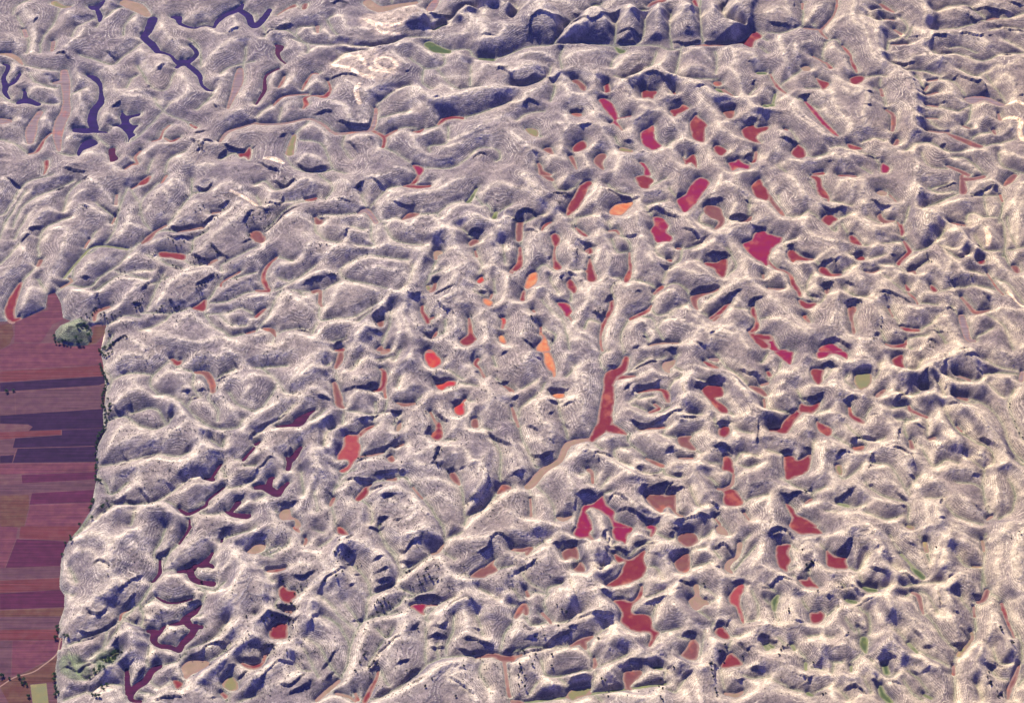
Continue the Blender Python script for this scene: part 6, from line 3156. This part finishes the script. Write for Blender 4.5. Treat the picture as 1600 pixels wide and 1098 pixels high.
for p in ones:
    kind = 'leafy' if is_leafy(p) else 'juniper'
    x, y, z = drop(p[0], p[1]); cm, tm = rt.choice(PROT[kind]); s = rt.uniform(1.0, 1.75)
    nm = 'tree' if kind == 'leafy' else 'juniper_shrub'
    o = bpy.data.objects.new(nm, None); COL.objects.link(o); o.empty_display_size = 2
    o.location = (x, y, z-.1); o.rotation_euler = (0, 0, rt.uniform(0, 6.28)); o.scale = (s, s, s*rt.uniform(.85, 1.1))
    for nme, me in (('crown', cm), ('trunk', tm)):
        c_ = bpy.data.objects.new(nme, me); COL.objects.link(c_); c_.parent = o
    tree_objs.append((o, kind, p[0], p[1]))
# the rest of the shrubs, and the scrub that dots the slopes
SV = []; SF = []
def add_mesh(me, x, y, z, s, rot):
    ca_, sa_ = math.cos(rot)*s, math.sin(rot)*s; k = len(SV)
    for v in me.vertices: SV.append((x+v.co.x*ca_-v.co.y*sa_, y+v.co.x*sa_+v.co.y*ca_, z+v.co.z*s))
    for f in me.polygons: SF.append(tuple(k+i for i in f.vertices))
mini = [crown_mesh('scrub_clump', 1.5, 1.9, 26, 60+v, M_JUN, .42, .1) for v in range(4)]
mid_ = [crown_mesh('scrub_clump', 2.2, 2.8, 60, 70+v, M_JUN, .55, .2) for v in range(3)]
for p in rest:
    x, y, z = drop(p[0], p[1]); add_mesh(rt.choice(mid_), x, y, z, rt.uniform(.8, 1.4), rt.uniform(0, 6.28))
dens = fbm(X/120, Y/120, 2, 400); DXs = dens
cnt = 0
for _ in range(60000):
    px = rt.uniform(0, 1600); py = rt.uniform(0, 1098); x, y = ground(px, py, 9)
    i = np.searchsorted(xs, x); j = np.searchsorted(ys, y)
    left = 1.0 if (170 < px < 850 and py > 300) else .16
    if DFL[j, i] < 4 or dens[j, i]*1.6+.25*left < rt.uniform(0, 1.2)-.15*left or rt.random() > left: continue
    add_mesh(rt.choice(mini), x, y, float(H[j, i])-.2, rt.uniform(.6, 1.5), rt.uniform(0, 6.28)); cnt += 1
    if cnt >= 5600: break
me = bpy.data.meshes.new('scrub'); me.from_pydata(SV, [], SF); me.materials.append(M_JUN)
o = bpy.data.objects.new('scrub', me); COL.objects.link(o); o['kind'] = 'stuff'
print('scrub', cnt, len(spots), time.time()-T0)

# ---------------------------------------------------------------- names and labels of the soil patches and field strips
def to_pic(x, y):
    s_, c_ = math.sin(PITCH), math.cos(PITCH); dx, dy, dz = x-CAM[0], y-CAM[1], -CAM[2]
    d = dy*c_-dz*s_; v = (dy*s_+dz*c_)/d; u = dx/d
    return 800+u/TH*800, 549-v/TH*800
ORD = ['leftmost', 'second from left', 'third from left', 'fourth from left', 'fifth from left', 'sixth from left', 'seventh from left', 'eighth from left', 'ninth from left', 'tenth from left', 'eleventh from left', 'twelfth from left']
ORV = ['topmost', 'second from top', 'third from top', 'fourth from top', 'fifth from top', 'sixth from top', 'seventh from top', 'eighth from top', 'ninth from top', 'tenth from top']
SH = {'J': 'orange red', 'V': 'violet', 'D': 'maroon', 'M': 'magenta', 'C': 'crimson', 'P': 'pinkish', 'O': 'orange', 'K': 'tan', 'G': 'green', 'Y': 'olive', 'Q': 'mauve', 'S': 'scarlet'}
XN = {'N': 'blackish violet', 'B': 'dark plum', 'L': 'pale mauve', 'A': 'grey', 'E': 'orange brown', 'R': 'brick red', 'F': 'red brown', 'C': 'crimson', 'Y': 'olive green', 'T': 'cream', 'Q': 'muted mauve', 'K': 'tan'}
patches = sorted([t for t in floor_objs if t[0] in seen_of and t[1] != 'Z'], key=lambda t: -seen_of[t[0]])
small = patches[285:]; gone = set(id(t) for t in small)
if small:
    bm = bmesh.new(); mats = []
    for o, code, ctr, area in small:
        m_ = FM[code]; k0 = len(bm.faces)
        if m_ not in mats: mats.append(m_)
        me2 = o.data.copy(); me2.transform(Matrix.Translation(o.location)); bm.from_mesh(me2)
        bm.faces.ensure_lookup_table()
        for f in bm.faces[k0:]: f.material_index = mats.index(m_)
    me2 = bpy.data.meshes.new('small_soil_patches'); bm.to_mesh(me2); [me2.materials.append(m_) for m_ in mats]
    oo = bpy.data.objects.new('small_soil_patches', me2); COL.objects.link(oo); oo['kind'] = 'stuff'
    for t in small: bpy.data.objects.remove(t[0])
floor_objs = [t for t in floor_objs if id(t) not in gone]
groups = {}; xg = {}; pinfo = []
COLN = ['far left', 'left', 'centre left', 'centre right', 'right', 'far right']; ROWN = ['top', 'upper', 'middle', 'lower', 'bottom']
for o, code, ctr, area in floor_objs:
    px, py = to_pic(ctr[0], ctr[1])
    if o.name.startswith('field'): xg.setdefault(code, []).append((py, px, o)); continue
    if code == 'Z': o.name = 'plain'; o['kind'] = 'structure'; continue
    d = o.dimensions; fill = area/max(d.x*d.y, 1)
    co = np.array([v.co[:2] for v in o.data.vertices]); ev, evec = np.linalg.eigh(np.cov(co.T)); asp = math.sqrt(ev[1]/max(ev[0], 1e-6))
    shp = 'long winding' if asp > 4.5 else 'narrow' if asp > 2.7 else 'branching' if fill < .42 and area > 1200 else 'broad' if area > 1800 else 'small round' if area < 500 and asp < 1.6 else 'small' if area < 700 else 'rounded' if asp < 1.6 else 'oblong'
    ci = int(np.clip(px/1600*6, 0, 5)); ri = int(np.clip(py/1098*5, 0, 4))
    groups.setdefault((code, ci, ri), []).append((px, py, shp, o)); pinfo.append((px, py, SH[code], f'{ROWN[ri]} {COLN[ci]}'))
for (code, ci, ri), L_ in groups.items():
    L_.sort(key=lambda t: t[0]); nm = SH[code]
    where = f'{ROWN[ri]} {COLN[ci]}'
    for k, (px, py, shp, o) in enumerate(L_):
        if len(L_) == 1: lab = f'{shp} {nm} soil patch between rocky mounds, only {nm} one {where}'
        else: lab = f'{shp} {nm} soil patch between mounds, {ORD[min(k, 11)]} of {nm} ones {where}'
        o.name = 'soil_patch'; set_props(o, lab, 'soil patch', f'{nm} soil patches in the hollows')
for code, L_ in xg.items():
    L_.sort(key=lambda t: t[0]); nm = XN[code]
    for k, (py, px, o) in enumerate(L_):
        if len(L_) == 1: lab = f'{nm} ploughed strip, the only {nm} one in the striped fields at left'
        else: lab = f'{nm} ploughed strip, {ORV[min(k, 9)]} of the {nm} strips in the left fields'
        o.name = 'field_strip'; set_props(o, lab, 'field', 'ploughed strips of the fields at the left edge')

def XN_side(px): return 'right end' if px > 60 else 'left part'
tg = {}
for o, kind, px, py in tree_objs:
    if kind == 'leafy':
        strip = min((abs(t[0]-py), XN[c_], k, len(L_)) for c_, L_ in xg.items() for k, t in enumerate(L_))
        if py < 552 and px < 150: key = ('leafy', 'green tree', 'on the round knoll above the fields', 'trees on the knoll by the fields')
        else: key = ('leafy', 'green tree', f'beside the {ORV[min(strip[2], 9)]} {strip[1]} strip' if strip[3] > 1 else f'beside the only {strip[1]} strip', 'tree row along the field edge')
    else:
        q = min(pinfo, key=lambda t: math.hypot(t[0]-px, (t[1]-py)*1.3)); dx, dy = px-q[0], py-q[1]
        side = ('left of' if dx < 0 else 'right of') if abs(dx) > abs(dy) else ('above' if dy < 0 else 'below')
        key = ('juniper', 'dark shrub', f'{side} {q[2]} soil {q[3]}', 'juniper shrubs on the rocky slopes')
    tg.setdefault(key, []).append((px, py, o))
for (kind, w_, where, grp), L_ in tg.items():
    vert = kind == 'leafy' and 'knoll' not in where
    L_.sort(key=lambda t: t[1] if vert else t[0])
    for k, (px, py, o) in enumerate(L_):
        od = (ORV+['eleventh from top', 'twelfth from top', 'thirteenth from top', 'lowest'] if vert else ORD+['thirteenth from left', 'fourteenth from left', 'fifteenth from left', 'sixteenth from left', 'seventeenth from left', 'rightmost'])
        lab = f'{w_}, {od[min(k, len(od)-1)]} of those {where}' if len(L_) > 1 else f'lone {w_} {where}'
        assert 4 <= len(lab.split()) <= 16, lab
        set_props(o, lab, 'tree' if kind == 'leafy' else 'shrub', grp)
